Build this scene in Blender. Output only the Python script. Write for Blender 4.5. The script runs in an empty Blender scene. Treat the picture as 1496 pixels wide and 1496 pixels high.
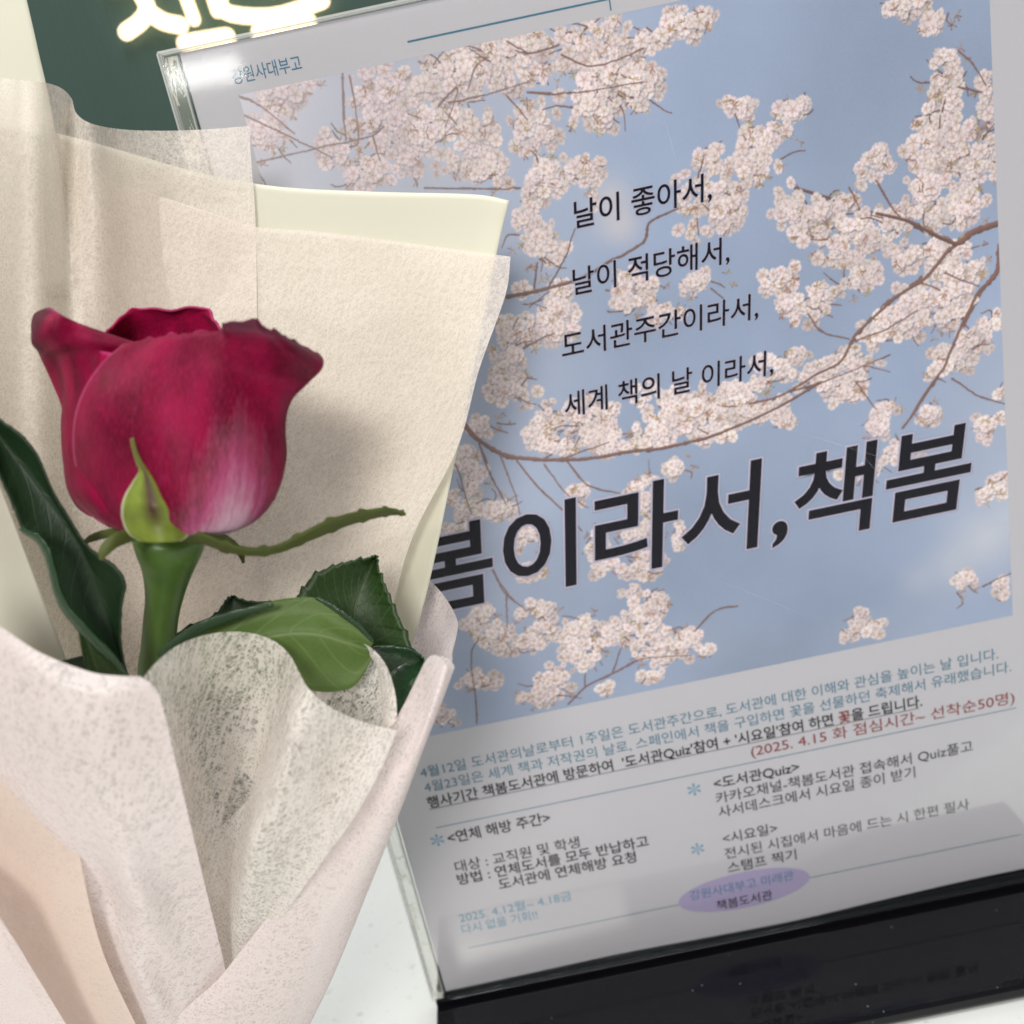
import bpy, math, random
import numpy as np
from mathutils import Vector, Matrix

random.seed(7); rng = np.random.default_rng(11)
SC = bpy.context.scene
COL = SC.collection

# ------------------------------------------------------------------ camera
# metres; the poster stands in the plane y = 0, the counter is z = 0, the viewer is at -y
BASE_H = 0.007
R_ = [[0.9787402152244605, -0.1964426857919588, 0.05897340333739107],
      [-0.20492334444898228, -0.9245242573417658, 0.3213429950758928],
      [-0.008603139089694494, -0.326596339206892, -0.9451247627759427]]
def tw(v): return Vector((v[0], -v[2], v[1]))          # poster axes -> world axes
RIGHT, DOWN, FWD = tw(R_[0]), tw(R_[1]), tw(R_[2])
EYE = Vector((0.0581793, -0.2703027, 0.2572843 + BASE_H))
FPX = 1464.08
cam = bpy.data.cameras.new('camera'); co = bpy.data.objects.new('camera', cam); COL.objects.link(co)
m = Matrix((RIGHT, -DOWN, -FWD)).transposed().to_4x4(); m.translation = EYE
co.matrix_world = m
cam.sensor_width = 36; cam.lens = 36*FPX/1496; cam.clip_start = 0.01; cam.clip_end = 20
cam.dof.use_dof = True; cam.dof.focus_distance = 0.226; cam.dof.aperture_fstop = 18
SC.camera = co

# ------------------------------------------------------------------ world, lamps, exposure
w = bpy.data.worlds.new('World'); SC.world = w; w.use_nodes = True
w.node_tree.nodes['Background'].inputs[0].default_value = (1.0, 0.985, 0.96, 1)
w.node_tree.nodes['Background'].inputs[1].default_value = 0.24
def area(name, loc, target, size, power, color, size_y=None):
    l = bpy.data.lights.new(name, 'AREA'); l.energy = power; l.size = size; l.color = color
    if size_y: l.shape = 'RECTANGLE'; l.size_y = size_y
    o = bpy.data.objects.new(name, l); COL.objects.link(o); o.location = loc
    o.rotation_euler = (Vector(target)-Vector(loc)).to_track_quat('-Z', 'Y').to_euler(); return o
area('key_lamp', (-0.06, -1.2, 0.88), (0.06, 0, 0.15), 0.3, 11.2, (1.0, 0.965, 0.90))
area('small_lamp', (-0.27, -1.2, 0.45), (0.0, 0, 0.29), 0.17, 0.9, (1.0, 0.98, 0.95), 0.03)
area('ceiling_panel', (0.1, 0.05, 1.7), (0.1, 0.0, 0), 0.7, 18, (0.96, 0.98, 1.0))
area('left_ceiling_panel', (-1.1, 0.25, 1.3), (0, 0, 0.1), 0.4, 7, (1.0, 0.94, 0.86))
SC.cycles.transparent_max_bounces = 32; SC.cycles.max_bounces = 12
SC.view_settings.view_transform = 'Standard'; SC.view_settings.look = 'None'
SC.view_settings.exposure = 0.0; SC.view_settings.gamma = 1

# ------------------------------------------------------------------ helpers
def P(u, v, d):
    """point seen at photo pixel (u, v) at a depth of d millimetres"""
    d = d/1000
    return EYE + RIGHT*((u-748)/FPX*d) + DOWN*((v-748)/FPX*d) + FWD*d
def on_plane(u, v, y):
    r = RIGHT*((u-748)/FPX) + DOWN*((v-748)/FPX) + FWD
    return EYE + r*((y-EYE.y)/r.y)
def Q(u, v):
    p = on_plane(u, v, 0); return p.x*1000, (p.z-BASE_H)*1000   # poster millimetres
def link(name, mesh, mat=None, parent=None):
    o = bpy.data.objects.new(name, mesh); COL.objects.link(o)
    if mat: mesh.materials.append(mat)
    if parent: o.parent = parent
    return o
def tag(o, label=None, cat=None, group=None, kind=None):
    if label: o['label'] = label
    if cat: o['category'] = cat
    if group: o['group'] = group
    if kind: o['kind'] = kind
    return o
def empty(name, label, cat, loc=(0, 0, 0)):
    o = bpy.data.objects.new(name, None); COL.objects.link(o); o.empty_display_size = .02
    o['label'] = label; o['category'] = cat; return o
def mesh(name, verts, faces, mat, parent=None, smooth=False, uv=None):
    me = bpy.data.meshes.new(name); me.from_pydata([tuple(v) for v in verts], [], faces); me.update()
    if smooth: me.shade_smooth()
    if uv is not None:
        L = me.uv_layers.new(name='UVMap')
        for lp in me.loops: L.data[lp.index].uv = uv[lp.vertex_index]
    return link(name, me, mat, parent)
def box(name, a, b, mat, parent=None, bevel=0.0, seg=2):
    x0, y0, z0 = a; x1, y1, z1 = b
    v = [(x0,y0,z0),(x1,y0,z0),(x1,y1,z0),(x0,y1,z0),(x0,y0,z1),(x1,y0,z1),(x1,y1,z1),(x0,y1,z1)]
    f = [(0,3,2,1),(4,5,6,7),(0,1,5,4),(1,2,6,5),(2,3,7,6),(3,0,4,7)]
    o = mesh(name, v, f, mat, parent)
    if bevel:
        md = o.modifiers.new('bevel', 'BEVEL'); md.width = bevel; md.segments = seg; md.limit_method = 'ANGLE'
    return o
def crom(pts, n):
    """Catmull-Rom resample of an (k, d) array to n points"""
    pts = np.asarray(pts, float); k = len(pts)
    e = np.vstack([2*pts[0]-pts[1], pts, 2*pts[-1]-pts[-2]])
    t = np.linspace(0, k-1-1e-9, n); i = t.astype(int); f = (t-i)[:, None]
    p0, p1, p2, p3 = e[i], e[i+1], e[i+2], e[i+3]
    return .5*((2*p1)+(-p0+p2)*f+(2*p0-5*p1+4*p2-p3)*f*f+(-p0+3*p1-3*p2+p3)*f**3)
def surface(rows, nu, nv, per_row=None):
    """rows of (u, v, depth) control points -> dense nv x nu grid of world points (rows may differ in length)"""
    R = [crom(r, nu) for r in rows]
    A = np.stack(R)                                   # k, nu, 3
    out = np.stack([crom(A[:, j], nv) for j in range(nu)], 1)
    return out
def grid_mesh(name, G, mat, parent, thick=0.0, to_world=True, mod=None):
    nv, nu, _ = G.shape
    vs = [P(*G[i, j]) if to_world else Vector(G[i, j]) for i in range(nv) for j in range(nu)]
    uv = [(j/(nu-1), i/(nv-1)) for i in range(nv) for j in range(nu)]
    fs = [(i*nu+j, i*nu+j+1, (i+1)*nu+j+1, (i+1)*nu+j) for i in range(nv-1) for j in range(nu-1)]
    o = mesh(name, vs, fs, mat, parent, True, uv)
    if thick:
        s = o.modifiers.new('solid', 'SOLIDIFY'); s.thickness = thick; s.offset = 0
    return o

# ------------------------------------------------------------------ material tools
class NT:
    def __init__(s, name):
        s.m = bpy.data.materials.new(name); s.m.use_nodes = True; s.t = s.m.node_tree; s.n = s.t.nodes; s.n.clear()
        s.out = s.n.new('ShaderNodeOutputMaterial')
    def a(s, typ, **k):
        nd = s.n.new(typ)
        for kk, v in k.items():
            if kk.startswith('_'): setattr(nd, kk[1:], v)
            else:
                key = kk.replace('__', ' ')
                s.set(nd.inputs[int(key[1:])] if key[0] == 'i' and key[1:].isdigit() else nd.inputs[key], v)
        return nd
    def set(s, inp, v):
        if hasattr(v, 'links'): s.t.links.new(v, inp)
        else: inp.default_value = v
    def math(s, op, a, b=0.0, clamp=False):
        nd = s.n.new('ShaderNodeMath'); nd.operation = op; nd.use_clamp = clamp
        s.set(nd.inputs[0], a); s.set(nd.inputs[1], b); return nd.outputs[0]
    def mix(s, f, a, b, mode='MIX'):
        nd = s.n.new('ShaderNodeMix'); nd.data_type = 'RGBA'; nd.blend_type = mode
        s.set(nd.inputs[0], f); s.set(nd.inputs[6], a); s.set(nd.inputs[7], b); return nd.outputs[2]
    def ramp(s, f, stops, interp='LINEAR'):
        nd = s.n.new('ShaderNodeValToRGB'); cr = nd.color_ramp; cr.interpolation = interp
        while len(cr.elements) < len(stops): cr.elements.new(.5)
        for e, (p, c) in zip(cr.elements, stops):
            e.position = p; e.color = (c, c, c, 1) if isinstance(c, (int, float)) else (*c, 1)
        s.set(nd.inputs[0], f); return nd.outputs[0]
    def noise(s, scale, detail=3, rough=.5, vec=None, dist=0):
        nd = s.a('ShaderNodeTexNoise'); nd.inputs['Scale'].default_value = scale; nd.inputs['Detail'].default_value = detail
        nd.inputs['Roughness'].default_value = rough; nd.inputs['Distortion'].default_value = dist
        if vec is not None: s.set(nd.inputs['Vector'], vec)
        return nd.outputs[0]
    def obj(s): return s.a('ShaderNodeTexCoord').outputs['Object']
    def uv(s): return s.a('ShaderNodeTexCoord').outputs['UV']
    def mapv(s, vec, scale=(1, 1, 1), rot=(0, 0, 0)):
        nd = s.a('ShaderNodeMapping'); s.set(nd.inputs['Vector'], vec); nd.inputs['Scale'].default_value = scale
        nd.inputs['Rotation'].default_value = rot; return nd.outputs[0]
    def bump(s, h, strength=.3, dist=.0003):
        nd = s.a('ShaderNodeBump'); s.set(nd.inputs['Height'], h); nd.inputs['Strength'].default_value = strength
        nd.inputs['Distance'].default_value = dist; return nd.outputs[0]
    def pbr(s, **k):
        nd = s.a('ShaderNodeBsdfPrincipled')
        for kk, v in k.items(): s.set(nd.inputs[kk.replace('_', ' ')], v)
        return nd.outputs[0]
    def shmix(s, f, a, b):
        nd = s.n.new('ShaderNodeMixShader'); s.set(nd.inputs[0], f); s.set(nd.inputs[1], a); s.set(nd.inputs[2], b); return nd.outputs[0]
    def done(s, sh): s.t.links.new(sh, s.out.inputs[0]); return s.m
def c4(*c): return (*c, 1)

def tissue_material(name, color, cover, spread=.3, transl=.45, scale=1500, bump=.5):
    """non-woven fibre sheet: `cover` = how much of it is closed"""
    t = NT(name); o = t.obj()
    fib = None
    for rot, sc_ in (((0, .25, 0), 1.0), ((0, 1.0, .2), .8), ((.2, 1.85, 0), 1.15), ((0, 2.6, .3), .9)):
        v = t.mapv(t.mapv(o, rot=rot), (1, 1, .13))
        n = t.noise(scale*sc_*.85, 1, .5, v, .5)
        ln = t.math('SUBTRACT', 1.0, t.math('MULTIPLY', t.math('ABSOLUTE', t.math('SUBTRACT', n, .5)), 15.0), True)
        fib = ln if fib is None else t.math('ADD', t.math('MULTIPLY', fib, .8), ln, True)
    n1 = t.noise(scale*1.1, 3, .7, o)
    hgt = t.math('ADD', t.math('MULTIPLY', fib, .38), t.math('MULTIPLY', n1, .62))      # ~ .6
    n3 = t.noise(140, 3, .6, o)
    a = t.math('SUBTRACT', hgt, .47)
    a = t.math('MULTIPLY', a, spread*10)
    a = t.math('ADD', a, t.math('MULTIPLY', t.math('SUBTRACT', n3, .5), .28))
    a = t.math('ADD', a, cover, True)
    col = t.mix(t.math('MULTIPLY', hgt, .5), c4(*[x*.93 for x in color]), c4(*color))
    bm = t.bump(t.math('ADD', t.math('MULTIPLY', hgt, 1.0), t.math('MULTIPLY', n3, 1.4)), bump, .0002)
    d = t.a('ShaderNodeBsdfDiffuse', Color=col, Normal=bm).outputs[0]
    tr = t.a('ShaderNodeBsdfTranslucent', Color=col, Normal=bm).outputs[0]
    gl = t.a('ShaderNodeBsdfGlossy', Color=c4(1, 1, 1), Roughness=.45, Normal=bm).outputs[0]
    body = t.shmix(.04, t.shmix(transl, d, tr), gl)
    tp = t.a('ShaderNodeBsdfTransparent').outputs[0]
    return t.done(t.shmix(a, tp, body))

def simple(name, color, rough=.5, **k):
    t = NT(name); n = t.noise(90, 4, .6, t.obj())
    col = t.mix(n, c4(*[x*.9 for x in color]), c4(*[min(1, x*1.08) for x in color]))
    return t.done(t.pbr(Base_Color=col, Roughness=rough, **k))
def flat(name, color, rough=.7):
    t = NT(name); n = t.noise(2500, 2, .5, t.obj())
    return t.done(t.pbr(Base_Color=t.mix(n, c4(*[x*.9 for x in color]), c4(*[x*1.1 for x in color])), Roughness=rough, Specular_IOR_Level=.08))

# ------------------------------------------------------------------ counter and wall
def counter_mat():
    t = NT('white_quartz'); o = t.obj()
    base = t.mix(t.noise(18, 4, .6, o), c4(.74, .76, .745), c4(.84, .855, .84))
    wv = t.a('ShaderNodeVectorMath', _operation='ADD'); t.set(wv.inputs[0], o)
    dn = t.a('ShaderNodeTexNoise'); dn.inputs['Scale'].default_value = 500; t.set(dn.inputs['Vector'], o)
    sc = t.a('ShaderNodeVectorMath', _operation='SCALE'); t.set(sc.inputs[0], dn.outputs['Color']); sc.inputs['Scale'].default_value = .0022
    t.set(wv.inputs[1], sc.outputs[0])
    v = t.a('ShaderNodeTexVoronoi', Scale=230.0, Vector=wv.outputs[0])
    cell = t.a('ShaderNodeSeparateColor', Color=v.outputs['Color'])
    size = t.math('MULTIPLY', t.math('SUBTRACT', cell.outputs[0], .55, True), .75)
    fl = t.math('MULTIPLY', t.math('LESS_THAN', v.outputs['Distance'], size), t.math('MULTIPLY', cell.outputs[1], .6))
    flk = t.mix(cell.outputs[2], c4(.34, .33, .28), c4(.58, .58, .54))
    col = t.mix(fl, base, flk)
    v2 = t.a('ShaderNodeTexVoronoi', Scale=700.0, Vector=wv.outputs[0])
    c2 = t.a('ShaderNodeSeparateColor', Color=v2.outputs['Color'])
    f2 = t.math('MULTIPLY', t.math('GREATER_THAN', c2.outputs[0], .9), t.math('MULTIPLY', t.math('LESS_THAN', v2.outputs['Distance'], .3), .4))
    col = t.mix(f2, col, c4(.55, .55, .52))
    return t.done(t.pbr(Base_Color=col, Roughness=.28, Coat_Weight=.15, Coat_Roughness=.15))
tag(box('counter', (-1.3, -0.62, -0.03), (1.5, 0.85, 0.0), counter_mat(), bevel=.003), 'white quartz counter with fine grey flecks', kind='structure')
def wall_mat():
    t = NT('green_panelling'); o = t.obj()
    wv = t.a('ShaderNodeTexWave', Scale=46.0, Distortion=.6, Vector=o); wv.inputs['Detail'].default_value = 2
    n = t.noise(3, 3, .6, t.mapv(o, (6, 1, .7)))
    col = t.mix(t.math('ADD', t.math('MULTIPLY', wv.outputs['Fac'], .12), t.math('MULTIPLY', n, .5)), c4(.020, .052, .042), c4(.036, .082, .064))
    return t.done(t.pbr(Base_Color=col, Roughness=.6, Normal=t.bump(wv.outputs['Fac'], .12, .003)))
WALL_Y = 0.80
tag(box('wall', (-1.6, WALL_Y+.06, -0.9), (2.0, WALL_Y+.12, 1.6), wall_mat()), 'dark green panelled wall behind the counter', kind='structure')

# ------------------------------------------------------------------ lit sign
def sign():
    root = empty('illuminated_sign', 'glowing warm white hangul letters mounted on the dark green wall', 'sign')
    t = NT('sign_face'); em = t.a('ShaderNodeEmission', Color=c4(1, .74, .44), Strength=4.0).outputs[0]
    face = t.done(em)
    letters = [
        [((120, -60), (210, -66), 12), ((150, -34), (225, -40), 11), ((190, -36), (212, 0), (205, 22), (182, 40), 12), ((212, 8), (236, 24), (262, 30), 12),
         ((248, -70), (282, 22), 9), ((270, -28), (292, -32), 8), ((286, -82), (316, 10), 9), ((268, 56), (330, 46), 12), ((330, 46), (336, 70), 12)],
        [((330, -110), (332, -60), (400, -62), (452, -80), (446, -126), 11), ((332, -84), (448, -102), 9), ((392, -60), (398, -20), 9), ((318, -10), (332, 12), (400, 16), (470, -6), 11),
         ((378, 40), (450, 26), 13), ((378, 42), (384, 84), 12), ((450, 30), (458, 74), 12), ((384, 86), (458, 76), 12)]]
    for L in letters:
        cu = bpy.data.curves.new('letter', 'CURVE'); cu.dimensions = '3D'; cu.bevel_depth = 1.0; cu.bevel_resolution = 4; cu.use_fill_caps = True
        for st in L:
            r = st[-1]; pts = [on_plane(u, v+6, WALL_Y+.045) for u, v in st[:-1]]
            s = (WALL_Y-EYE.y)/FPX/abs(FWD.y)*1.0
            pts = crom([list(p) for p in pts], 12 if len(pts) > 2 else 6)
            d0 = pts[0]-pts[1]; d1 = pts[-1]-pts[-2]
            d0 = d0/np.linalg.norm(d0); d1 = d1/np.linalg.norm(d1); rr = r*s*.78
            full = [pts[0]+d0*rr*.9, pts[0]+d0*rr*.6] + list(pts) + [pts[-1]+d1*rr*.6, pts[-1]+d1*rr*.9]
            rad = [rr*.35, rr*.8] + [rr]*len(pts) + [rr*.8, rr*.35]
            sp = cu.splines.new('POLY'); sp.points.add(len(full)-1)
            for k, q in enumerate(full): sp.points[k].co = (*q, 1); sp.points[k].radius = rad[k]
        ob = bpy.data.objects.new('tmp', cu); COL.objects.link(ob)
        bpy.context.view_layer.update()
        me = bpy.data.meshes.new_from_object(ob.evaluated_get(bpy.context.evaluated_depsgraph_get()))
        bpy.data.objects.remove(ob); me.materials.clear()
        for v in me.vertices: v.co.y = (v.co.y-(WALL_Y+.045))*.5+(WALL_Y+.05)
        link('letter', me, face, root)
    return root
sign()

# ------------------------------------------------------------------ printed photograph (painted in numpy, packed)
X0, X1, YB, YT = 11.175, 198.825, 98.06, 284.87
def blur(a, k):
    for ax in (0, 1):
        for _ in range(2):
            c = np.cumsum(np.pad(a, [(k+1, k) if i == ax else (0, 0) for i in range(a.ndim)], mode='edge'), axis=ax)
            a = (np.take(c, range(2*k+1, c.shape[ax]), axis=ax)-np.take(c, range(0, c.shape[ax]-2*k-1), axis=ax))/(2*k+1)
    return a
def paint_print():
    N = 1320; S = N/(X1-X0)
    yy, xx = np.mgrid[0:N, 0:N].astype(np.float32)/N
    def fbm(freqs, seed):
        r = np.random.default_rng(seed); o = np.zeros((N, N), np.float32); amp = 1
        for f in freqs:
            g = r.random((f+2, f+2)).astype(np.float32); X = xx*f; Y = yy*f; i = X.astype(int); j = Y.astype(int); fx = X-i; fy = Y-j
            fx = fx*fx*(3-2*fx); fy = fy*fy*(3-2*fy)
            o += amp*((g[j, i]*(1-fx)+g[j, i+1]*fx)*(1-fy)+(g[j+1, i]*(1-fx)+g[j+1, i+1]*fx)*fy); amp *= .5
        return (o-o.mean())/o.std()
    sky = np.array([.325, .40, .575], np.float32)
    img = np.ones((N, N, 3), np.float32)*sky
    img *= (1+.055*fbm((2, 4, 9), 1))[..., None]
    cl = np.clip(fbm((3, 6, 12, 24), 5)*.4-.1, 0, 1)
    left = np.clip(1-xx*2.2, 0, 1)*np.clip(1.25-yy*1.3, 0, 1)
    img = img*(1-(cl*.22+left*.75)[..., None])+np.array([.66, .66, .76])*(cl*.22+left*.75)[..., None]
    def px(u, v):
        x, y = Q(u, v); return (x-X0)*S, (YT-y)*S
    def soft(u, v, r, c, a):
        x, y = px(u, v); d = ((xx*N-x)**2+(yy*N-y)**2)/(r*r); mk = (np.exp(-d)*a)[..., None]
        img[:] = img*(1-mk)+np.array(c)*mk
    for u, v, r, a in [(1440, 790, 62, .55), (1390, 830, 50, .35), (1340, 850, 40, .2), (1490, 760, 50, .4), (890, 300, 55, .35), (640, 240, 70, .3)]:
        soft(u, v, r, (.66, .67, .72), a)
    br_col = np.array([.165, .085, .07])
    def branch(pts, w0, w1, layer, col=br_col):
        q = np.array([px(*p) for p in pts]); n = int(max(8, np.abs(np.diff(q, axis=0)).sum()/1.6)); c = crom(q, n)
        c += np.cumsum(rng.normal(0, .30, c.shape), 0)*np.sin(np.linspace(0, math.pi, n))[:, None]
        for k in range(n):
            r = (w0+(w1-w0)*k/n)*rng.uniform(.8, 1.2)*(1.45 if rng.random() < .05 else 1); x, y = c[k]
            x0, x1, y0, y1 = int(x-r-2), int(x+r+3), int(y-r-2), int(y+r+3)
            x0 = max(0, x0); y0 = max(0, y0); x1 = min(N, x1); y1 = min(N, y1)
            if x0 >= x1 or y0 >= y1: continue
            gy, gx = np.mgrid[y0:y1, x0:x1]; dd = np.hypot(gx-x, gy-y); mk = np.clip(r-dd+.6, 0, 1)[..., None]
            sh = col*(1.0+.9*np.clip((y-gy)/r*.5+.2, -.4, .6)[..., None])
            layer[y0:y1, x0:x1] = layer[y0:y1, x0:x1]*(1-mk)+sh*mk
    # flower stamps
    M = 56; H = M/2; gy, gx = np.mgrid[0:M, 0:M]-H+.5
    stamps = []
    for k in range(40):
        sq = rng.uniform(.55, 1); ang = rng.uniform(0, 6.28); ph = rng.uniform(0, 6.28)
        ca, sa = math.cos(ang), math.sin(ang); X = (gx*ca+gy*sa)/sq; Y = -gx*sa+gy*ca
        r = np.hypot(X, Y); th = np.arctan2(Y, X)+ph
        pet = (th*5/(2*math.pi)) % 1-.5
        R0 = H*.86*(1-1.15*np.abs(pet)**2.6)*(1-.13*np.exp(-(pet/.09)**2))
        al = np.clip((R0-r)*.8, 0, 1)
        edge = np.clip((np.abs(pet)-.36)/.14, 0, 1)
        base = np.array([.86, .785, .80])*(1-.22*edge[..., None])
        base = base*(1-.05*np.exp(-((r-R0)/3.0)**2))[..., None]
        base = base*(1-.10*np.sin(th+k)[..., None]*np.clip(r/H, 0, 1)[..., None])
        cen = np.exp(-(r/8.0)**2)[..., None]*.45
        base = base*(1-cen)+np.array([.66, .42, .40])*cen
        star = (np.exp(-(r/11.0)**2)*np.clip(np.cos(th*5)*2.2-.9, 0, 1))[..., None]*.85
        base = base*(1-star)+np.array([.34, .16, .12])*star
        nst = int(rng.integers(6, 11))
        for q in range(nst):
            a_ = rng.uniform(0, 6.28); r_ = rng.uniform(5, 11); dd = np.exp(-(((X-r_*math.cos(a_))**2+(Y-r_*math.sin(a_))**2)/2.4))[..., None]*.6
            base = base*(1-dd)+np.array([.50, .36, .14])*dd
        dot = np.exp(-(r/2.8)**2)[..., None]*.8
        base = base*(1-dot)+np.array([.32, .24, .08])*dot
        stamps.append((base.astype(np.float32), al.astype(np.float32)))
    from_sz = {}
    def stamp(k, sz):
        key = (k, sz)
        if key not in from_sz:
            b, a = stamps[k]; f = M/sz
            idx = (np.arange(sz*3)+.5)*f/3
            ii = np.clip(idx.astype(int), 0, M-1)
            bb = b[ii][:, ii].reshape(sz, 3, sz, 3, 3).mean((1, 3)); aa = a[ii][:, ii].reshape(sz, 3, sz, 3).mean((1, 3))
            from_sz[key] = (bb, aa)
        return from_sz[key]
    def flower(x, y, sz, br, tint):
        b, a = stamp(int(rng.integers(40)), sz); x0 = int(x-sz/2); y0 = int(y-sz/2)
        cx0, cy0, cx1, cy1 = max(0, x0), max(0, y0), min(N, x0+sz), min(N, y0+sz)
        if cx0 >= cx1 or cy0 >= cy1: return
        q = max(2, sz//9); sy0, sx0 = min(N, cy0+q), min(N, cx0+q//2); aa = a[cy0-y0:cy1-y0, cx0-x0:cx1-x0]
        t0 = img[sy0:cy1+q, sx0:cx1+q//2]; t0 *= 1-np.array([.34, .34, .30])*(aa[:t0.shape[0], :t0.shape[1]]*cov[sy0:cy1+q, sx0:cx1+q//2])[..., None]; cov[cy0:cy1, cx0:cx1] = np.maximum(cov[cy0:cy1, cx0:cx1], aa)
        b = b[cy0-y0:cy1-y0, cx0-x0:cx1-x0]*br*tint; a = a[cy0-y0:cy1-y0, cx0-x0:cx1-x0][..., None]
        img[cy0:cy1, cx0:cx1] = img[cy0:cy1, cx0:cx1]*(1-a)+b*a
    cov = np.zeros((N, N), np.float32)
    def bud(x, y, n):
        for _ in range(n):
            a = rng.uniform(0, 6.28); L = rng.uniform(4, 11)
            cc = [np.array([.24, .10, .07]), np.array([.42, .33, .10]), np.array([.5, .26, .2])][int(rng.integers(3))]
            for s in np.linspace(0, 1, int(L)):
                X, Y = int(x+math.cos(a)*L*s), int(y+math.sin(a)*L*s)
                if 0 <= X < N-1 and 0 <= Y < N-1: img[Y:Y+2, X:X+1+(s > .6)] = img[Y:Y+2, X:X+1+(s > .6)]*.25+cc*.75
    clusters = [(400,150,50,35),(395,205,40,35),(430,120,45,22),(500,215,35,35),(560,165,62,75),(560,250,70,30),(640,125,70,45),(640,190,50,40),(700,100,60,45),(760,90,80,45),(850,60,60,45),(900,120,50,60),(930,130,45,38),(680,215,55,55),(780,190,33,48),(790,255,45,45),(720,255,40,30),(860,265,28,42),
      (965,48,68,30),(1022,30,20,22),(870,152,50,45),(1076,172,28,28),(1157,172,32,28),(1125,225,62,45),(1040,222,25,25),(1036,285,48,60),(1060,310,30,28),(1173,310,48,42),(1210,300,45,22),(1241,350,75,34),(1305,341,50,30),(1273,241,32,32),(1373,28,32,25),(1325,8,44,18),(1381,108,42,42),(1373,176,35,38),(1361,225,44,55),(1361,285,48,52),(1421,245,44,70),(1436,150,16,48),(1421,313,38,36),(1401,384,48,42),(1341,381,38,25),
      (1140,409,36,30),(1173,441,46,34),(1245,415,40,28),(1032,417,42,20),(940,413,40,22),(924,449,35,18),(980,465,48,17),(1321,461,55,38),(1285,497,24,22),(1381,441,48,46),(1449,481,18,30),(1401,509,42,36),(1373,533,35,22),(1140,525,36,18),(1221,541,55,32),(1233,572,38,26),(1092,573,36,22),(770,335,36,40),(790,378,35,32),(800,430,42,26),(810,475,50,32),(760,490,35,45),
      (745,520,32,38),(741,575,42,38),(715,620,34,20),(785,635,48,24),(812,658,38,20),(835,605,44,28),(871,626,56,36),(901,652,38,22),(976,605,56,42),(955,637,44,24),(1027,607,46,35),(1033,617,43,33),(1083,593,38,28),(1110,600,42,26),(1050,640,27,15),(1140,623,14,18),(675,680,30,28),(698,707,28,20),(675,740,30,24),(729,742,34,26),(680,772,30,16),(780,786,28,28),(777,837,26,16),(946,729,28,42),(940,770,25,20),(871,788,23,34),(888,827,28,22),(931,827,42,26),(921,789,23,16),(990,786,16,28),(847,723,16,22),(994,687,22,20),
      (943,882,36,36),(856,921,32,28),(787,897,38,26),(796,925,28,20),(700,902,28,24),(722,938,38,28),(697,1000,30,26),(800,1007,50,34),(854,950,36,40),(900,935,40,30),(942,925,36,40),(965,958,46,24),(956,990,24,15),(1003,943,36,30),(1031,955,11,12),(887,1010,14,9),(650,1057,22,18),(640,1040,15,20),(763,943,36,20),(800,915,20,18),
      (1250,915,20,26),(1276,921,16,14),(1234,933,12,10),(1407,861,27,22),(1466,861,15,20),(1443,714,28,26),(1444,623,23,24),(1300,600,24,18),(1354,603,30,20),(1280,628,22,17),(1317,665,28,26),(1284,684,20,18),(1257,698,18,15),(1236,694,14,9),(1464,575,7,14),(1143,545,26,20),(1207,568,22,10)]
    B = [([(1460,327),(1420,341),(1401,355),(1370,345),(1325,323),(1280,313),(1240,300),(1200,287),(1160,275)],5.2,2.2),
      ([(1401,355),(1380,372),(1350,405),(1300,440),(1250,490),(1225,530),(1190,550),(1140,580),(1095,592)],4.4,1.8),
      ([(1460,360),(1455,400),(1430,430),(1400,490),(1380,535),(1350,580),(1330,612),(1318,628)],4,1.8),
      ([(660,610),(680,625),(700,645),(740,668),(790,675),(850,675),(900,668),(960,660),(1010,648),(1050,635),(1130,600),(1200,560)],4.2,2.2),
      ([(740,435),(790,425),(840,413),(885,390),(940,360),(950,330),(990,305)],3.4,1.5)]
    tw_ = [[(795,672),(850,640)],[(815,675),(890,648)],[(755,675),(790,720),(830,760),(850,778)],[(730,665),(745,705),(760,755)],[(830,678),(860,710),(905,723)],[(795,680),(815,710),(835,730)],[(700,650),(720,700),(740,740)],[(665,680),(680,715),(690,755)],[(780,423),(785,385)],[(800,422),(825,380),(840,335)],[(885,425),(960,440)],[(765,510),(810,488)],
      [(348,140),(380,155),(430,195)],[(375,237),(470,215),(540,200),(560,185)],[(370,240),(385,265),(400,290)],[(350,165),(430,205),(485,230)],[(500,108),(500,160),(505,205)],[(510,110),(520,160),(525,205),(510,215)],[(520,145),(550,180),(590,235),(610,270)],[(600,150),(640,190),(680,250),(690,275)],[(640,155),(665,130),(650,185)],[(545,200),(555,235)],[(740,60),(770,75),(800,70)],[(820,80),(860,97),(910,85),(940,70)],[(770,135),(830,135),(940,120)],[(740,140),(770,175)],[(620,275),(740,277),(760,275)],
      [(655,150),(700,140),(770,120)],[(830,1032),(860,1005),(900,985),(940,965),(1010,960)],[(895,985),(912,940)],[(855,1005),(855,985)],[(697,1060),(695,1020),(688,960),(700,935)],[(720,835),(740,870),(770,895)],[(740,870),(741,920)],[(1015,925),(1045,895),(1078,888)],[(1380,535),(1395,570),(1400,610)],[(1390,555),(1430,580),(1472,594)],[(1380,400),(1430,420)],[(1250,500),(1300,480),(1340,455)],[(1400,75),(1420,95),(1440,125)],[(1400,128),(1435,135)],[(1453,225),(1420,240),(1390,250),(1360,262)],[(1280,265),(1300,300),(1315,318)],[(1240,275),(1255,305)],[(1180,460),(1200,485),(1240,497)],[(1230,445),(1270,462)],[(1435,860),(1482,838)],[(1460,705),(1476,690)],[(1150,575),(1200,562),(1260,540),(1300,520)],[(1250,560),(1280,600)]]
    for p, a, b in B[:3]: branch(p, a, b, img)
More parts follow.
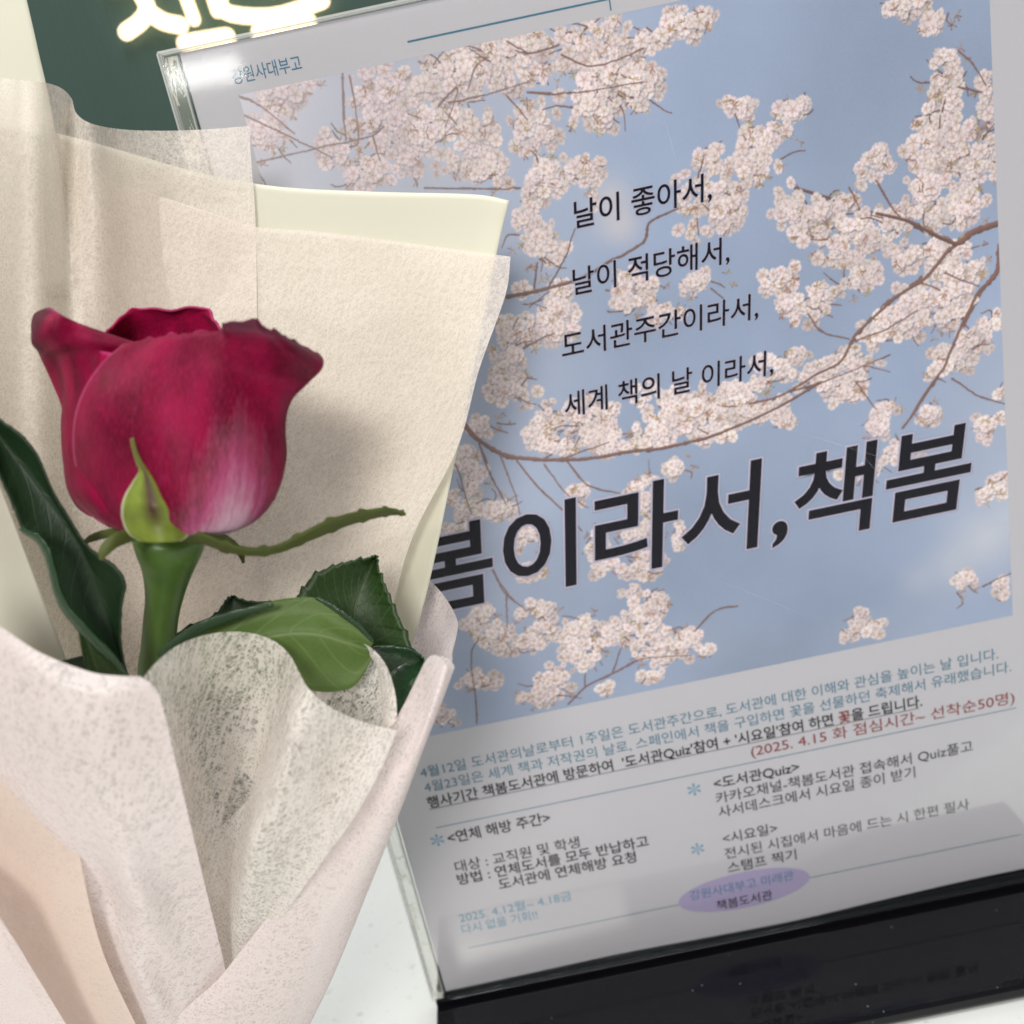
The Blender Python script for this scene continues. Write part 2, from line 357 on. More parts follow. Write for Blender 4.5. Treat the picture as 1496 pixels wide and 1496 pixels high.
    for p in tw_[::2]: branch(p, 1.6, 1.1, img)
    for ci, (u, v, ru, rv) in enumerate(clusters):
        x, y = px(u, v); k = S*(px(u+10, v)[0]-px(u, v)[0])/(10*S); rx = ru*k; ry = rv*k
        hazy = u < 620 and v < 300
        far = (u, v) in ((890, 300),)
        tint = np.array([1.0, .965, .955])*rng.uniform(.93, 1.04) if not hazy else np.array([.98, .93, .95])
        n = int(rx*ry*math.pi/165)+5
        lay = []
        lumps = [(rng.uniform(0, 6.28), rng.uniform(.2, .75), rng.uniform(.28, .5)) for _ in range(max(3, n//9))]
        for _ in range(n):
            la, lr, ls = lumps[int(rng.integers(len(lumps)))]; a = rng.uniform(0, 6.28); rr = ls*math.sqrt(rng.random())*1.25
            qx = lr*math.cos(la)+rr*math.cos(a); qy = lr*math.sin(la)+rr*math.sin(a)
            lay.append((x+qx*rx*1.05, y+qy*ry*1.05, math.hypot(qx, qy)))
        lay.sort(key=lambda q: -q[2]+rng.normal(0, .45))
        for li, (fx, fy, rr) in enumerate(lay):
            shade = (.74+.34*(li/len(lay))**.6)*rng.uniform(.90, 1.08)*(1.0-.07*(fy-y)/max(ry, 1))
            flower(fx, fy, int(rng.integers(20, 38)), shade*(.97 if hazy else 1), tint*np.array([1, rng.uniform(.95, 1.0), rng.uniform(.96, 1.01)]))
            if li == int(len(lay)*.45):
                for _ in range(1+n//14):
                    a = rng.uniform(0, 6.28); L = rng.uniform(.5, 1.1)
                    p0 = (u+rng.normal(0, .25)*ru, v+rng.normal(0, .25)*rv); p1 = (p0[0]+math.cos(a)*L*ru, p0[1]+math.sin(a)*L*rv)
                    pm_ = ((p0[0]+p1[0])/2+rng.normal(0, 4), (p0[1]+p1[1])/2+rng.normal(0, 4)); branch([p0, pm_, p1], 1.5, .9, img)
        for _ in range(max(1, n//8)):
            rr = math.sqrt(rng.random())*1.05; a = rng.uniform(0, 6.28)
            bud(x+rr*rx*math.cos(a), y+rr*ry*math.sin(a), int(rng.integers(3, 11)))
    for p, a, b in B[3:]: branch(p, a, b, img)
    branch(B[1][0], 3.2, 1.6, img); branch(B[2][0][:7], 3.2, 1.8, img); branch(B[0][0][:6], 4.4, 2.4, img)
    for p in tw_: 
        if rng.random() < .72: branch(p, 1.5, 1.0, img)
    for u, v, r, a in [(905, 330, 34, .55), (893, 290, 26, .5)]: soft(u, v, r, (.70, .62, .64), a)
    img *= (1+.045*fbm((5, 10, 20, 40), 9))[..., None]
    img[:] = blur(img, 1)*.25+img*.75
    hz = (left*.30)[..., None]; img = img*(1-hz)+np.array([.72, .68, .74])*hz
    img += rng.normal(0, .012, (N, N, 1)); img = np.clip(img, 0, 1)
    # linear reflectance -> sRGB bytes
    e = np.where(img <= .0031308, img*12.92, 1.055*img**(1/2.4)-.055)
    out = np.ones((N, N, 4), np.float32); out[..., :3] = e[::-1]
    im = bpy.data.images.new('blossom_print', N, N); im.pixels.foreach_set(out.ravel()); im.update(); im.pack()
    return im

# ------------------------------------------------------------------ acrylic stand
def clear_mat(name, tint=(.985, .988, .986), rough=.03, haze=.0, spec=1.0):
    t = NT(name)
    fr = t.a('ShaderNodeFresnel', IOR=1.49).outputs[0]
    sc = t.noise(26, 3, .6, t.obj())
    gl = t.a('ShaderNodeBsdfGlossy', Color=c4(1, 1, 1), Roughness=rough).outputs[0]
    tp = t.a('ShaderNodeBsdfTransparent', Color=c4(*tint)).outputs[0]
    s = t.shmix(t.math('MULTIPLY', fr, spec), tp, gl)
    if haze:
        d = t.a('ShaderNodeBsdfDiffuse', Color=c4(.85, .87, .88)).outputs[0]
        s = t.shmix(t.math('MULTIPLY', sc, haze*2), s, d)
    return t.done(s)
def scratched_mat():
    t = NT('scratched_acrylic'); o = t.obj()
    v = t.a('ShaderNodeTexVoronoi', Scale=520.0, Vector=t.mapv(o, (1, 1, .35), (0, .5, 0)), _feature='DISTANCE_TO_EDGE')
    line = t.math('LESS_THAN', v.outputs['Distance'], .05)
    msk = t.math('GREATER_THAN', t.noise(130, 3, .7, o), .53)
    fac = t.math('ADD', t.math('MULTIPLY', t.math('MULTIPLY', line, msk), .5), .10)
    tp = t.a('ShaderNodeBsdfTransparent', Color=c4(.95, .955, .95)).outputs[0]
    d = t.a('ShaderNodeBsdfDiffuse', Color=c4(.8, .78, .68)).outputs[0]
    return t.done(t.shmix(fac, tp, d))
def stand():
    root = empty('acrylic_sign_stand', 'clear acrylic poster stand with glossy black base on the white counter', 'sign stand')
    clear = clear_mat('clear_acrylic', rough=.06, haze=.0015, spec=.15)
    t = NT('acrylic_edge')
    edge = t.done(t.shmix(.42, t.a('ShaderNodeBsdfTransparent', Color=c4(.97, .97, .965)).outputs[0], t.pbr(Base_Color=c4(.84, .84, .83), Roughness=.2)))
    t = NT('acrylic_edge_dark')
    edged = t.done(t.shmix(.75, t.a('ShaderNodeBsdfTransparent', Color=c4(.8, .85, .83)).outputs[0], t.pbr(Base_Color=c4(.12, .14, .13), Roughness=.2)))
    h = BASE_H; L, Rr, T = -.0047, .2147, h+.2972
    box('back_panel', (L, .0006, h-.001), (Rr, .0024, T), clear, root, .0003)
    box('front_panel', (L, -.0024, h-.001), (Rr, -.0006, T), clear, root, .0003)
    # hairline scratches on the face
    t = NT('scratch'); scm = t.done(t.shmix(.22, t.a('ShaderNodeBsdfTransparent').outputs[0], t.a('ShaderNodeBsdfDiffuse', Color=c4(.9, .9, .92)).outputs[0]))
    for a, b in (((1155,628),(1300,672)),((1005,830),(1232,921)),((968,165),(992,250)),((1015,560),(1050,640)),((1290,700),(1240,640)),((780,430),(820,520)),((1330,900),(1440,930))):
        p, q = on_plane(*a, -.00243), on_plane(*b, -.00243); d = (q-p).normalized(); nn = Vector((-d.z, 0, d.x))*.00006
        mesh('scratch', [p-nn*.3, p+nn*.3, (p+q)/2+nn, q+nn*.2, q-nn*.2, (p+q)/2-nn], [(0, 5, 4, 3, 2, 1)], scm, root)
    # polished cut edges of the two panels
    for side, x0, x1 in (('l', L-.0003, L+.0001), ('r', Rr-.0001, Rr+.0003)):
        box('panel_edge', (x0, -.00245, h), (x1, -.0006, T), edge, root)
        box('panel_edge', (x0, .0006, h), (x1, .00245, T), edge, root)
    box('panel_edge', (L, -.00245, T-.0001), (Rr, -.0006, T+.0004), edge, root)
    box('panel_edge', (L, .0006, T-.0001), (Rr, .00245, T+.0004), edge, root)
    # glued spacer strips that close the pocket at the sides
    sm = scratched_mat()
    box('spacer_strip', (L+.0004, -.0005, h), (-.0012, .0005, T-.001), sm, root)
    box('spacer_strip', (.2112, -.0005, h), (Rr-.0004, .0005, T-.001), sm, root)
    box('spacer_edge', (-.00115, -.0005, h), (-.0008, .0005, T-.001), edge, root)
    box('spacer_edge', (.2108, -.0005, h), (.21115, .0005, T-.001), edge, root)
    box('spacer_edge', (-.00065, -.0005, h), (-.00045, .0005, T-.001), edged, root)
    # black base
    t = NT('black_acrylic'); n = t.noise(500, 3, .7, t.obj())
    v = t.a('ShaderNodeTexVoronoi', Scale=260.0, Vector=t.obj()); dust = t.math('LESS_THAN', v.outputs['Distance'], .06)
    dn = t.math('MULTIPLY', dust, t.math('GREATER_THAN', t.a('ShaderNodeSeparateColor', Color=v.outputs['Color']).outputs[0], .80))
    blk = t.done(t.pbr(Base_Color=t.mix(t.math('MULTIPLY', dn, .5), c4(.004, .004, .006), c4(.4, .4, .4)), Roughness=t.math('ADD', t.math('MULTIPLY', n, .03), .02), Specular_IOR_Level=.36))
    x0, x1 = -.0036, .2136
    z1 = h-.0018
    # cross-section: a bar with rounded front lip, running the width of the stand
    sec = [(-.0395, .0), (-.0412, .0005), (-.0417, .0018), (-.0414, z1-.0012), (-.0403, z1-.0003), (-.0388, z1), (-.0375, z1), (.0365, z1), (.0388, z1-.0003), (.0400, z1-.0015), (.0400, .0005), (.0395, 0)]
    V = [(x, y, z) for x in (x0, x0+.0004, x1-.0004, x1) for (y, z) in sec]
    for k in range(len(sec)):
        for i in (0, 3):
            x, y, z = V[i*len(sec)+k]; V[i*len(sec)+k] = (x, y*.992, .0026+(z-.0026)*.86)
    n = len(sec); F = [(i*n+k, i*n+(k+1) % n, (i+1)*n+(k+1) % n, (i+1)*n+k) for i in range(3) for k in range(n)] + [tuple(range(n))[::-1], tuple(3*n+k for k in range(n))]
    b = mesh('base', V, F, blk, root)
    # black foot rail that grips the pocket
    box('slot_rail', (x0+.0001, -.0040, z1-.0004), (x1-.0001, -.00250, h+.0004), blk, root, .0003)
    box('slot_rail', (x0+.0001, .0025, z1-.0004), (x1-.0001, .0040, h+.0004), blk, root, .0003)
    box('slot_floor', (x0+.0001, -.0024, z1-.0004), (x1-.0001, .0024, h-.0011), blk, root)
    box('corner_weld', (L, -.00248, h-.0008), (-.0010, -.0001, h+.0009), edge, root, .0003)
    return root
stand()

# ------------------------------------------------------------------ poster
PAPER_Y = 0.0
def pt(x, y, off): return Vector((x/1000, -off/1000, BASE_H+y/1000))
def poster():
    root = empty('poster', 'printed A4 library week poster with cherry blossom photo inside the clear stand', 'poster')
    t = NT('poster_paper'); n = t.noise(1500, 3, .6, t.obj())
    paper = t.done(t.pbr(Base_Color=t.mix(n, c4(.53, .52, .57), c4(.58, .57, .62)), Roughness=.6, Specular_IOR_Level=.15, Normal=t.bump(n, .12, .0001)))
    # the sheet, its bottom edge waving a little
    nx = 60; vs = []; fs = []
    for i in range(nx+1):
        x = 210*i/nx; wv = crom([[0, .5], [25, .8], [52, 1.3], [90, .6], [126, .1], [153, 1.2], [180, 2.1], [210, 2.2]], 61)[i][1]
        for off in (-.05, .05):
            vs += [pt(x, wv, off), pt(x, 296.6, off)]
    for i in range(nx):
        a = i*4; b = a+4
        fs += [(a+2, b+2, b+3, a+3), (a, a+1, b+1, b), (a, b, b+2, a+2), (a+1, a+3, b+3, b+1)]
    fs += [(0, 2, 3, 1), (nx*4, nx*4+1, nx*4+3, nx*4+2)]
    mesh('sheet', vs, fs, paper, root)
    im = paint_print()
    t = NT('blossom_photo'); tx = t.a('ShaderNodeTexImage', Vector=t.uv()); tx.image = im; tx.interpolation = 'Cubic'
    n = t.noise(3000, 2, .5, t.obj())
    col = t.mix(t.math('MULTIPLY', n, .12), tx.outputs[0], c4(.5, .5, .55))
    pm = t.done(t.pbr(Base_Color=col, Roughness=.55, Specular_IOR_Level=.12))
    mesh('photo_print', [pt(X0, YB, .08), pt(X1, YB, .08), pt(X1, YT, .08), pt(X0, YT, .08)], [(0, 1, 2, 3)], pm, root, uv=[(0, 0), (1, 0), (1, 1), (0, 1)])
    K = {'teal': flat('ink_teal', (.075, .20, .30)), 'black': flat('ink_black', (.006, .006, .013)), 'red': flat('ink_red', (.26, .045, .05)),
         'halo': flat('ink_halo', (.56, .52, .68)), 'blue': flat('ink_blue', (.10, .22, .36)), 'lav': flat('ink_lavender', (.42, .37, .58)), 'white': flat('ink_white', (.56, .55, .60)),
         'sky': flat('ink_light_blue', (.16, .33, .47))}
    def text_mesh(s, bold):
        cu = bpy.data.curves.new('tmp', 'FONT'); cu.body = s; cu.size = 1; cu.resolution_u = 4; cu.bevel_depth = bold; cu.bevel_resolution = 1
        o = bpy.data.objects.new('tmp', cu); COL.objects.link(o); bpy.context.view_layer.update()
        me = bpy.data.meshes.new_from_object(o.evaluated_get(bpy.context.evaluated_depsgraph_get()))
        bpy.data.objects.remove(o); me.materials.clear(); return me
    def bounds(s):
        me = text_mesh(s, 0); xs = [v.co.x for v in me.vertices]; bpy.data.meshes.remove(me); return min(xs), max(xs)
    def text(s, pl, pr, h, mat, bold=.012, shear=0, off=.14, halo=0, crop=None, run=None, name='lettering'):
        """s runs from photo pixel pl to pr along its baseline; h = em height in millimetres"""
        (xl, yl), (xr, yr) = Q(*pl), Q(*pr); y = (yl+yr)/2
        a, b = bounds(run or s); sx = (xr-xl)/(b-a); sy = h
        def put(mat, bold, off, nm):
            me = text_mesh(s, bold)
            for v in me.vertices:
                X = xl+(v.co.x-a)*sx+shear*v.co.y*sy; Y = y+(v.co.y+.08)*sy
                if crop and X < crop: X = crop
                v.co = pt(X, Y, off+v.co.z*.3)
            me.update(); return link(nm, me, K[mat], root)
        if halo: put('halo' if shear else 'white', bold+halo, off-.03, 'letter_outline')
        return put(mat, bold, off, name)
    def rule(x0, y0, x1, y1, wd, mat, name='rule_line', off=.12):
        dx, dy = x1-x0, y1-y0; l = math.hypot(dx, dy); nx_, ny_ = -dy/l*wd/2, dx/l*wd/2
        return mesh(name, [pt(x0-nx_, y0-ny_, off), pt(x1-nx_, y1-ny_, off), pt(x1+nx_, y1+ny_, off), pt(x0+nx_, y0+ny_, off)], [(0, 1, 2, 3)], K[mat], root)
    text('강원사대부고', (342, 123), (443, 104), 4.0, 'teal', .006)
    sh = .14
    text('날이 좋아서,', (840, 334), (1040, 293), 7.6, 'black', .012, sh, halo=.02)
    text('날이 적당해서,', (838, 431), (1066, 385), 7.6, 'black', .012, sh, halo=.02)
    text('도서관주간이라서,', (822, 523), (1108, 467), 7.6, 'black', .012, sh, halo=.02)
    text('세계 책의 날 이라서,', (826, 608), (1130, 549), 7.6, 'black', .012, sh, halo=.02)
    text('봄이라서,', (604, 897), (1150, 793), 28.5, 'black', .016, .17, halo=.018)
    text('책봄', (1161, 791), (1411, 743), 28.5, 'black', .016, .17, halo=.018)
    text('4월12일 도서관의날로부터 1주일은 도서관주간으로, 도서관에 대한 이해와 관심을 높이는 날 입니다.', (616, 1137), (1458, 963), 4.5, 'teal', .004)
    text('4월23일은 세계 책과 저작권의 날로, 스페인에서 책을 구입하면 꽃을 선물하던 축제해서 유래했습니다.', (622, 1159), (1477, 981), 4.5, 'teal', .004)
    s9 = "행사기간 책봄도서관에 방문하여  '도서관Quiz'참여 + '시요일'참여 하면 꽃을 드립니다."
    text(s9, (627, 1182), (1347, 1031), 4.7, 'black', .018)
    a0, b0 = Q(627, 1182); a1, b1 = Q(1347, 1031)
    rule(a0, (b0+b1)/2-.35, a1-1, (b0+b1)/2-.35, .22, 'black', 'underline')
    # the one red word of that line is printed over it
    l0, r0 = bounds(s9); pa = bounds(s9[:s9.index('꽃')+1])[1]; pb = bounds(s9[:s9.index('꽃')])[1]; k = (a1-a0)/(r0-l0)
    xw = a0+(pa-.85-l0)*k
    mk = text_mesh('꽃', .02); ax = min(v.co.x for v in mk.vertices)
    for v in mk.vertices: v.co = pt(xw+(v.co.x-ax)*k, (b0+b1)/2+(v.co.y+.08)*4.7, .2+v.co.z*.3)
    mk.update(); link('lettering', mk, K['red'], root)
    text('(2025. 4.15 화 점심시간~ 선착순50명)', (1098, 1105), (1482, 1028), 4.9, 'red', .006, run='(2025. 4.15 화 점심시간~ 선착순50명)')
    rule(11.2, 65.2, 198.8, 65.2, .3, 'teal'); rule(11.2, 16.4, 198.8, 16.4, .3, 'teal')
    rule(54.6, 288.55, 105, 288.55, .45, 'teal'); rule(105, 288.78, 105, 285.9, .35, 'teal')
    text('<연체 해방 주간>', (656, 1232), (805, 1203), 5.0, 'black', .016, halo=.02)
    text('대상 : 교직원 및 학생', (667, 1274), (848, 1238), 4.9, 'black', .008, halo=.02)
    text('방법 : 연체도서를 모두 반납하고', (671, 1294), (948, 1235), 4.9, 'black', .016, halo=.02)
    text('도서관에 연체해방 요청', (731, 1301), (930, 1258), 4.9, 'black', .016, halo=.02)
    text('2025. 4.12월~ 4.18금', (673, 1349), (836, 1314), 4.4, 'sky', .004)
    text('다시 없을 기회!!', (677, 1366), (786, 1341), 4.4, 'sky', .004)
    text('<도서관Quiz>', (1044, 1153), (1168, 1128), 4.8, 'black', .016, halo=.02)
    text('카카오채널-책봄도서관 접속해서 Quiz풀고', (1047, 1174), (1421, 1098), 4.8, 'black', .006, halo=.02)
    text('사서데스크에서 시요일 종이 받기', (1051, 1196), (1337, 1134), 4.8, 'black', .006, halo=.02)
    text('<시요일>', (1057, 1233), (1136, 1217), 4.8, 'black', .008, halo=.02)
    text('전시된 시집에서 마음에 드는 시 한편 필사', (1060, 1256), (1416, 1181), 4.8, 'black', .006, halo=.02)
    text('스탬프 찍기', (1064, 1275), (1164, 1256), 4.8, 'black', .006, halo=.02)
    # lavender oval with the library's name
    cx, cy = Q(1087, 1300); rx = (Q(1183, 1281)[0]-Q(991, 1320)[0])/2
    v = [pt(cx+rx*math.cos(a)*(1+.0*a), cy+7.3*math.sin(a), .13) for a in [k*math.tau/64 for k in range(64)]]
    mesh('oval_badge', v, [tuple(range(64))], K['lav'], root)
    text('강원사대부고 미래관', (1009, 1315), (1160, 1285), 4.4, 'blue', .004, off=.17)
    text('책봄도서관', (1048, 1329), (1129, 1314), 4.4, 'black', .010, off=.17)
    for u, vv in ((639, 1227), (1014, 1153), (1019, 1240)):
        ax_, ay_ = Q(u, vv); V = []; F = []
        for k in range(6):
            a = math.radians(30+60*k); d = Vector((math.cos(a), math.sin(a))); n_ = Vector((-d.y, d.x)); b = len(V)
            prof = [(.25, .12), (1.3, .3), (1.9, .45), (2.2, .38), (2.32, .15)]
            pts = [d*r+n_*w_ for r, w_ in prof]+[d*r-n_*w_ for r, w_ in reversed(prof)]
            V += [pt(ax_+q.x, ay_+q.y, .14) for q in pts]; F.append(tuple(range(b, b+len(pts))))
        mesh('asterisk', V, F, K['sky'], root)
    return root
poster()

# ------------------------------------------------------------------ bouquet wrapping
def cream_mat(name, color):
    t = NT(name); o = t.obj(); n = t.noise(900, 4, .6, o); n2 = t.noise(22, 2, .5, o)
    col = t.mix(n2, c4(*[c*.97 for c in color]), c4(*color))
    bm = t.bump(n, .12, .0001)
    d = t.pbr(Base_Color=col, Roughness=.5, Normal=bm)
    tr = t.a('ShaderNodeBsdfTranslucent', Color=col, Normal=bm).outputs[0]
    return t.done(t.shmix(.15, d, tr))
CREAM = cream_mat('cream_paper', (.75, .735, .61))
T_MED = tissue_material('tissue_medium', (.96, .87, .79), .62, .06, .24, bump=.12)
T_RUF = tissue_material('tissue_ruffle', (.94, .895, .84), .68, .20, .38, bump=.15)
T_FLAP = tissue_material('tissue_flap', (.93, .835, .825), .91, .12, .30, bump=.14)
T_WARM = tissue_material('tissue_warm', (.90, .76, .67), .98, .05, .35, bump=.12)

def wrapping():
    root = empty('bouquet_wrapping', 'cream paper and sheer white nonwoven wrap folded around the single rose', 'flower wrapping')
    TIP = (330, 1750)
    def sheet(name, rows, nu, nv, mat, thick=.0, hole=None):
        if mat is CREAM: thick = .0002
        G = surface(rows, nu, nv); o = grid_mesh(name, G, mat, root, thick)
        if hole:                                     # opening between two folds
            import bmesh
            bm = bmesh.new(); bm.from_mesh(o.data); bm.verts.ensure_lookup_table(); F = G.reshape(-1, 3)
            def inside(p):
                sg = [(b[0]-a[0])*(p[1]-a[1])-(b[1]-a[1])*(p[0]-a[0]) > 0 for a, b in zip(hole, hole[1:]+hole[:1])]
                return all(sg) or not any(sg)
            kill = [f for f in bm.faces if all(inside(F[v.index]) for v in f.verts)]
            bmesh.ops.delete(bm, geom=kill, context='FACES'); bm.to_mesh(o.data); bm.free()
        return o
    # cream paper, curved behind the rose
    sheet('cream_sheet', [
        [(-90,170,196),(0,178,208),(117,203,218),(283,250,228),(400,272,231),(540,280,230),(690,284,226),(744,293,222)],
        [(-90,330,196),(0,340,208),(110,350,219),(260,370,229),(400,385,232),(540,390,231),(670,385,227),(725,374,223)],
        [(-85,650,197),(0,655,208),(100,660,219),(240,665,230),(380,670,233),(500,670,231),(610,662,227),(669,652,222)],
        [(-60,950,205),(0,955,214),(90,960,224),(220,965,234),(350,970,237),(450,965,235),(540,958,231),(603,940,226)],
        [(60,1250,235),(110,1250,240),(180,1250,245),(260,1250,250),(340,1250,251),(400,1250,249),(450,1250,246),(490,1240,242)],
        [(220,1540,262),(245,1540,264),(275,1540,266),(310,1540,268),(345,1540,268),(375,1540,267),(400,1540,266),(420,1540,264)],
        [(300,1735,284),(306,1735,285),(314,1735,286),(322,1735,286),(330,1735,286),(338,1735,286),(346,1735,285),(352,1735,284)]], 60, 70, CREAM)
    # cream corner standing up at the far left, behind the tissue
    sheet('cream_corner', [
        [(-140,-160,214),(-60,-160,216),(16,-160,214)],
        [(-140,-60,212),(-50,-50,215),(30,-45,214)],
        [(-140,60,210),(-40,70,213),(54,66,213)],
        [(-140,180,208),(-30,200,212),(80,190,214)],
        [(-140,420,204),(-30,440,211),(110,430,217)]], 20, 40, CREAM)
    # sheer tissue behind the rose, left half
    sheet('tissue_sheet', [
        [(-90,112,186),(-20,113,194),(25,116,196),(62,120,198),(88,128,206),(104,143,212),(112,166,209),(135,181,208),(180,189,218),(240,191,225),(300,189,227),(364,184,228)],
        [(-90,180,186),(-20,180,194),(25,182,197),(60,188,199),(84,196,206),(98,208,212),(112,225,210),(140,240,210),(185,250,219),(245,255,225),(305,250,227),(367,235,228.5)],
        [(-90,330,187),(-20,330,196),(25,332,200),(58,335,202),(80,338,207),(98,342,212),(120,348,212),(150,352,213),(195,356,221),(250,358,227),(310,356,229),(374,350,229.5)],
        [(-85,600,190),(-15,600,199),(25,602,204),(60,604,206),(85,606,210),(105,608,214),(130,610,216),(160,612,219),(205,615,225),(255,617,229),(315,616,230.5),(376,610,230.5)],
        [(-55,930,199),(0,932,207),(40,935,212),(75,936,216),(95,937,219),(115,938,222),(140,940,225),(175,941,228),(215,943,232),(265,944,234.5),(320,943,235.5),(378,938,235.5)],
        [(65,1240,233),(100,1240,237),(130,1240,239),(160,1240,241),(180,1240,242),(200,1240,243),(220,1240,245),(240,1240,246),(265,1240,248),(300,1240,249),(340,1240,249),(380,1240,248)]], 110, 90, T_MED)
    # sheer tissue behind the rose, right half
    sheet('tissue_sheet', [
        [(112,250,216),(200,276,223),(300,308,227),(372,331,229),(460,338,229),(560,350,228),(640,361,226),(700,369,223),(746,375,220)],
        [(112,330,216),(200,345,224),(300,372,228),(370,392,230),(455,402,230),(550,410,229),(625,420,226),(685,428,223),(738,432,219)],
        [(112,500,216),(200,520,226),(290,530,230),(360,540,231),(440,545,231),(525,548,229),(600,550,226),(655,548,222),(700,540,218)],
        [(115,650,217),(195,655,227),(280,660,231),(345,662,231),(420,664,231),(500,664,229),(570,662,226),(630,660,222),(668,655,217)],
        [(118,800,219),(190,800,228),(265,800,232),(330,800,233),(400,800,232),(465,800,230),(520,798,227),(565,796,223),(600,792,219)],
        [(125,960,223),(185,960,231),(250,962,235),(310,962,236),(370,962,235),(430,960,233),(480,958,231),(530,955,228),(556,950,224)],
        [(190,1240,241),(230,1240,245),(270,1240,248),(305,1240,249),(340,1240,249),(375,1240,248),(405,1240,246),(430,1240,244),(455,1240,240)]], 90, 90, T_MED)
    # outer tissue wrapped round the right side, seen behind the cream edge
    sheet('tissue_sheet', [
        [(585,815,232),(605,830,234),(628,848,234),(645,866,233),(660,888,229),(669,910,223),(667,928,217)],
        [(575,870,233),(600,880,235),(622,892,235),(640,905,233),(654,920,229),(664,938,222),(660,952,216)],
        [(565,950,234),(590,960,236),(610,968,236),(625,972,233),(638,975,228),(650,978,222),(656,980,214)],
        [(540,1100,236),(560,1105,238),(578,1110,238),(588,1112,235),(596,1110,229),(600,1105,225),(602,1100,222)],
        [(440,1300,248),(455,1300,249),(468,1300,249),(478,1300,248),(486,1300,246),(492,1300,244),(498,1300,242)]], 40, 50, T_FLAP)
    # cream fold at the lower left, in front of the tissue
    sheet('cream_fold', [
        [(-140,560,182),(-90,590,186),(-52,606,190)],
        [(-140,660,180),(-60,680,185),(-8,690,190)],
        [(-130,800,178),(-30,800,184),(42,818,190)],
        [(-120,940,178),(0,940,184),(96,962,191)],
        [(-60,1100,188),(60,1100,194),(146,1100,201)],
        [(60,1300,222),(130,1300,224),(200,1300,228)]], 30, 60, CREAM)
    # ruffles between the two front flaps
    sheet('tissue_ruffle', [
        [(208,992,160),(226,970,163),(256,945,169),(295,929,175),(335,923,178),(372,926,180),(403,938,180),(424,958,178),(436,980,173),(450,1005,166),(475,1028,165),(510,1047,170),(545,1059,171),(580,1067,168)],
        [(222,1040,163),(238,1025,168),(264,1010,176),(298,1000,181),(335,998,184),(368,1000,185),(396,1010,184),(412,1028,180),(421,1048,171),(432,1066,165),(462,1086,167),(500,1102,172),(530,1110,172),(560,1116,169)],
        [(246,1120,172),(258,1112,178),(276,1104,185),(302,1100,189),(330,1100,190),(356,1102,189),(376,1110,189),(386,1128,182),(392,1144,173),(404,1158,167),(434,1170,169),(465,1180,173),(490,1186,174),(520,1190,172)],
        [(272,1215,186),(282,1212,190),(294,1208,194),(310,1206,196),(326,1206,196),(342,1210,195),(353,1216,194),(358,1226,187),(362,1236,178),(372,1244,175),(398,1250,177),(424,1254,180),(445,1258,181),(470,1260,180)],
        [(298,1320,202),(304,1318,205),(310,1318,207),(316,1318,208),(322,1318,208),(330,1320,207),(336,1322,204),(342,1326,199),(350,1330,196),(360,1334,195),(370,1336,195),(382,1338,196),(395,1340,196),(412,1342,196)],
        [(318,1430,222),(321,1430,223),(324,1430,224),(327,1430,225),(330,1430,225),(333,1430,224),(336,1430,222),(338,1430,220),(341,1430,218),(344,1430,217),(348,1430,217),(352,1430,217),(357,1430,217),(362,1430,217)]], 300, 260, T_RUF, hole=[(347,1116),(374,1144),(362,1170),(319,1214)])
    # pleats crossing inside the ruffle
    sheet('tissue_pleat', [
        [(330,1070,190),(370,1070,191),(410,1080,190)],
        [(320,1140,192),(360,1140,193),(400,1140,192)],
        [(319,1212,199),(350,1214,202),(380,1216,201)],
        [(304,1264,202),(328,1268,206),(352,1272,206)],
        [(300,1340,212),(316,1345,215),(336,1350,215)],
        [(318,1420,224),(326,1424,226),(338,1426,226)]], 24, 60, T_RUF)
    sheet('tissue_curl', [
        [(463,1008,192),(480,984,192),(497,957,192),(510,938,191),(522,936,192),(538,944,193),(554,962,192),(568,984,190),(577,1012,187),(579,1045,184)],
        [(455,1050,192),(468,1040,192),(484,1020,192),(498,1004,191),(512,1000,192),(526,1006,193),(540,1018,192),(552,1036,190),(561,1058,187),(566,1084,184)],
        [(440,1110,192),(450,1108,192),(462,1100,191),(474,1094,190),(488,1092,191),(500,1094,192),(512,1100,191),(522,1108,189),(530,1120,187),(535,1136,184)],
        [(410,1220,194),(416,1220,194),(424,1218,194),(432,1216,193),(440,1216,193),(448,1216,193),(456,1218,192),(462,1222,191),(467,1228,190),(470,1234,188)]], 60, 60, T_RUF)
    # front lip of the curl
    sheet('tissue_curl', [
        [(521,941,189.5),(530,940,187),(543,947,185.5),(557,961,184.5),(567,978,183),(574,998,181.5),(579,1024,180.5),(580,1050,180)],
        [(536,956,189.5),(543,960,187),(552,969,185),(560,980,184),(566,996,183),(571,1014,181.5),(574,1034,180.5),(575,1058,180)],
        [(551,976,189),(554,984,187),(558,994,185),(562,1004,184),(565,1018,182.5),(567,1034,181.5),(568,1050,181),(568,1066,180.5)],
        [(560,1050,187),(560,1058,186),(560,1066,184),(560,1074,183),(560,1080,182),(560,1088,181.5),(559,1096,181),(558,1104,181)]], 40, 40, T_RUF)
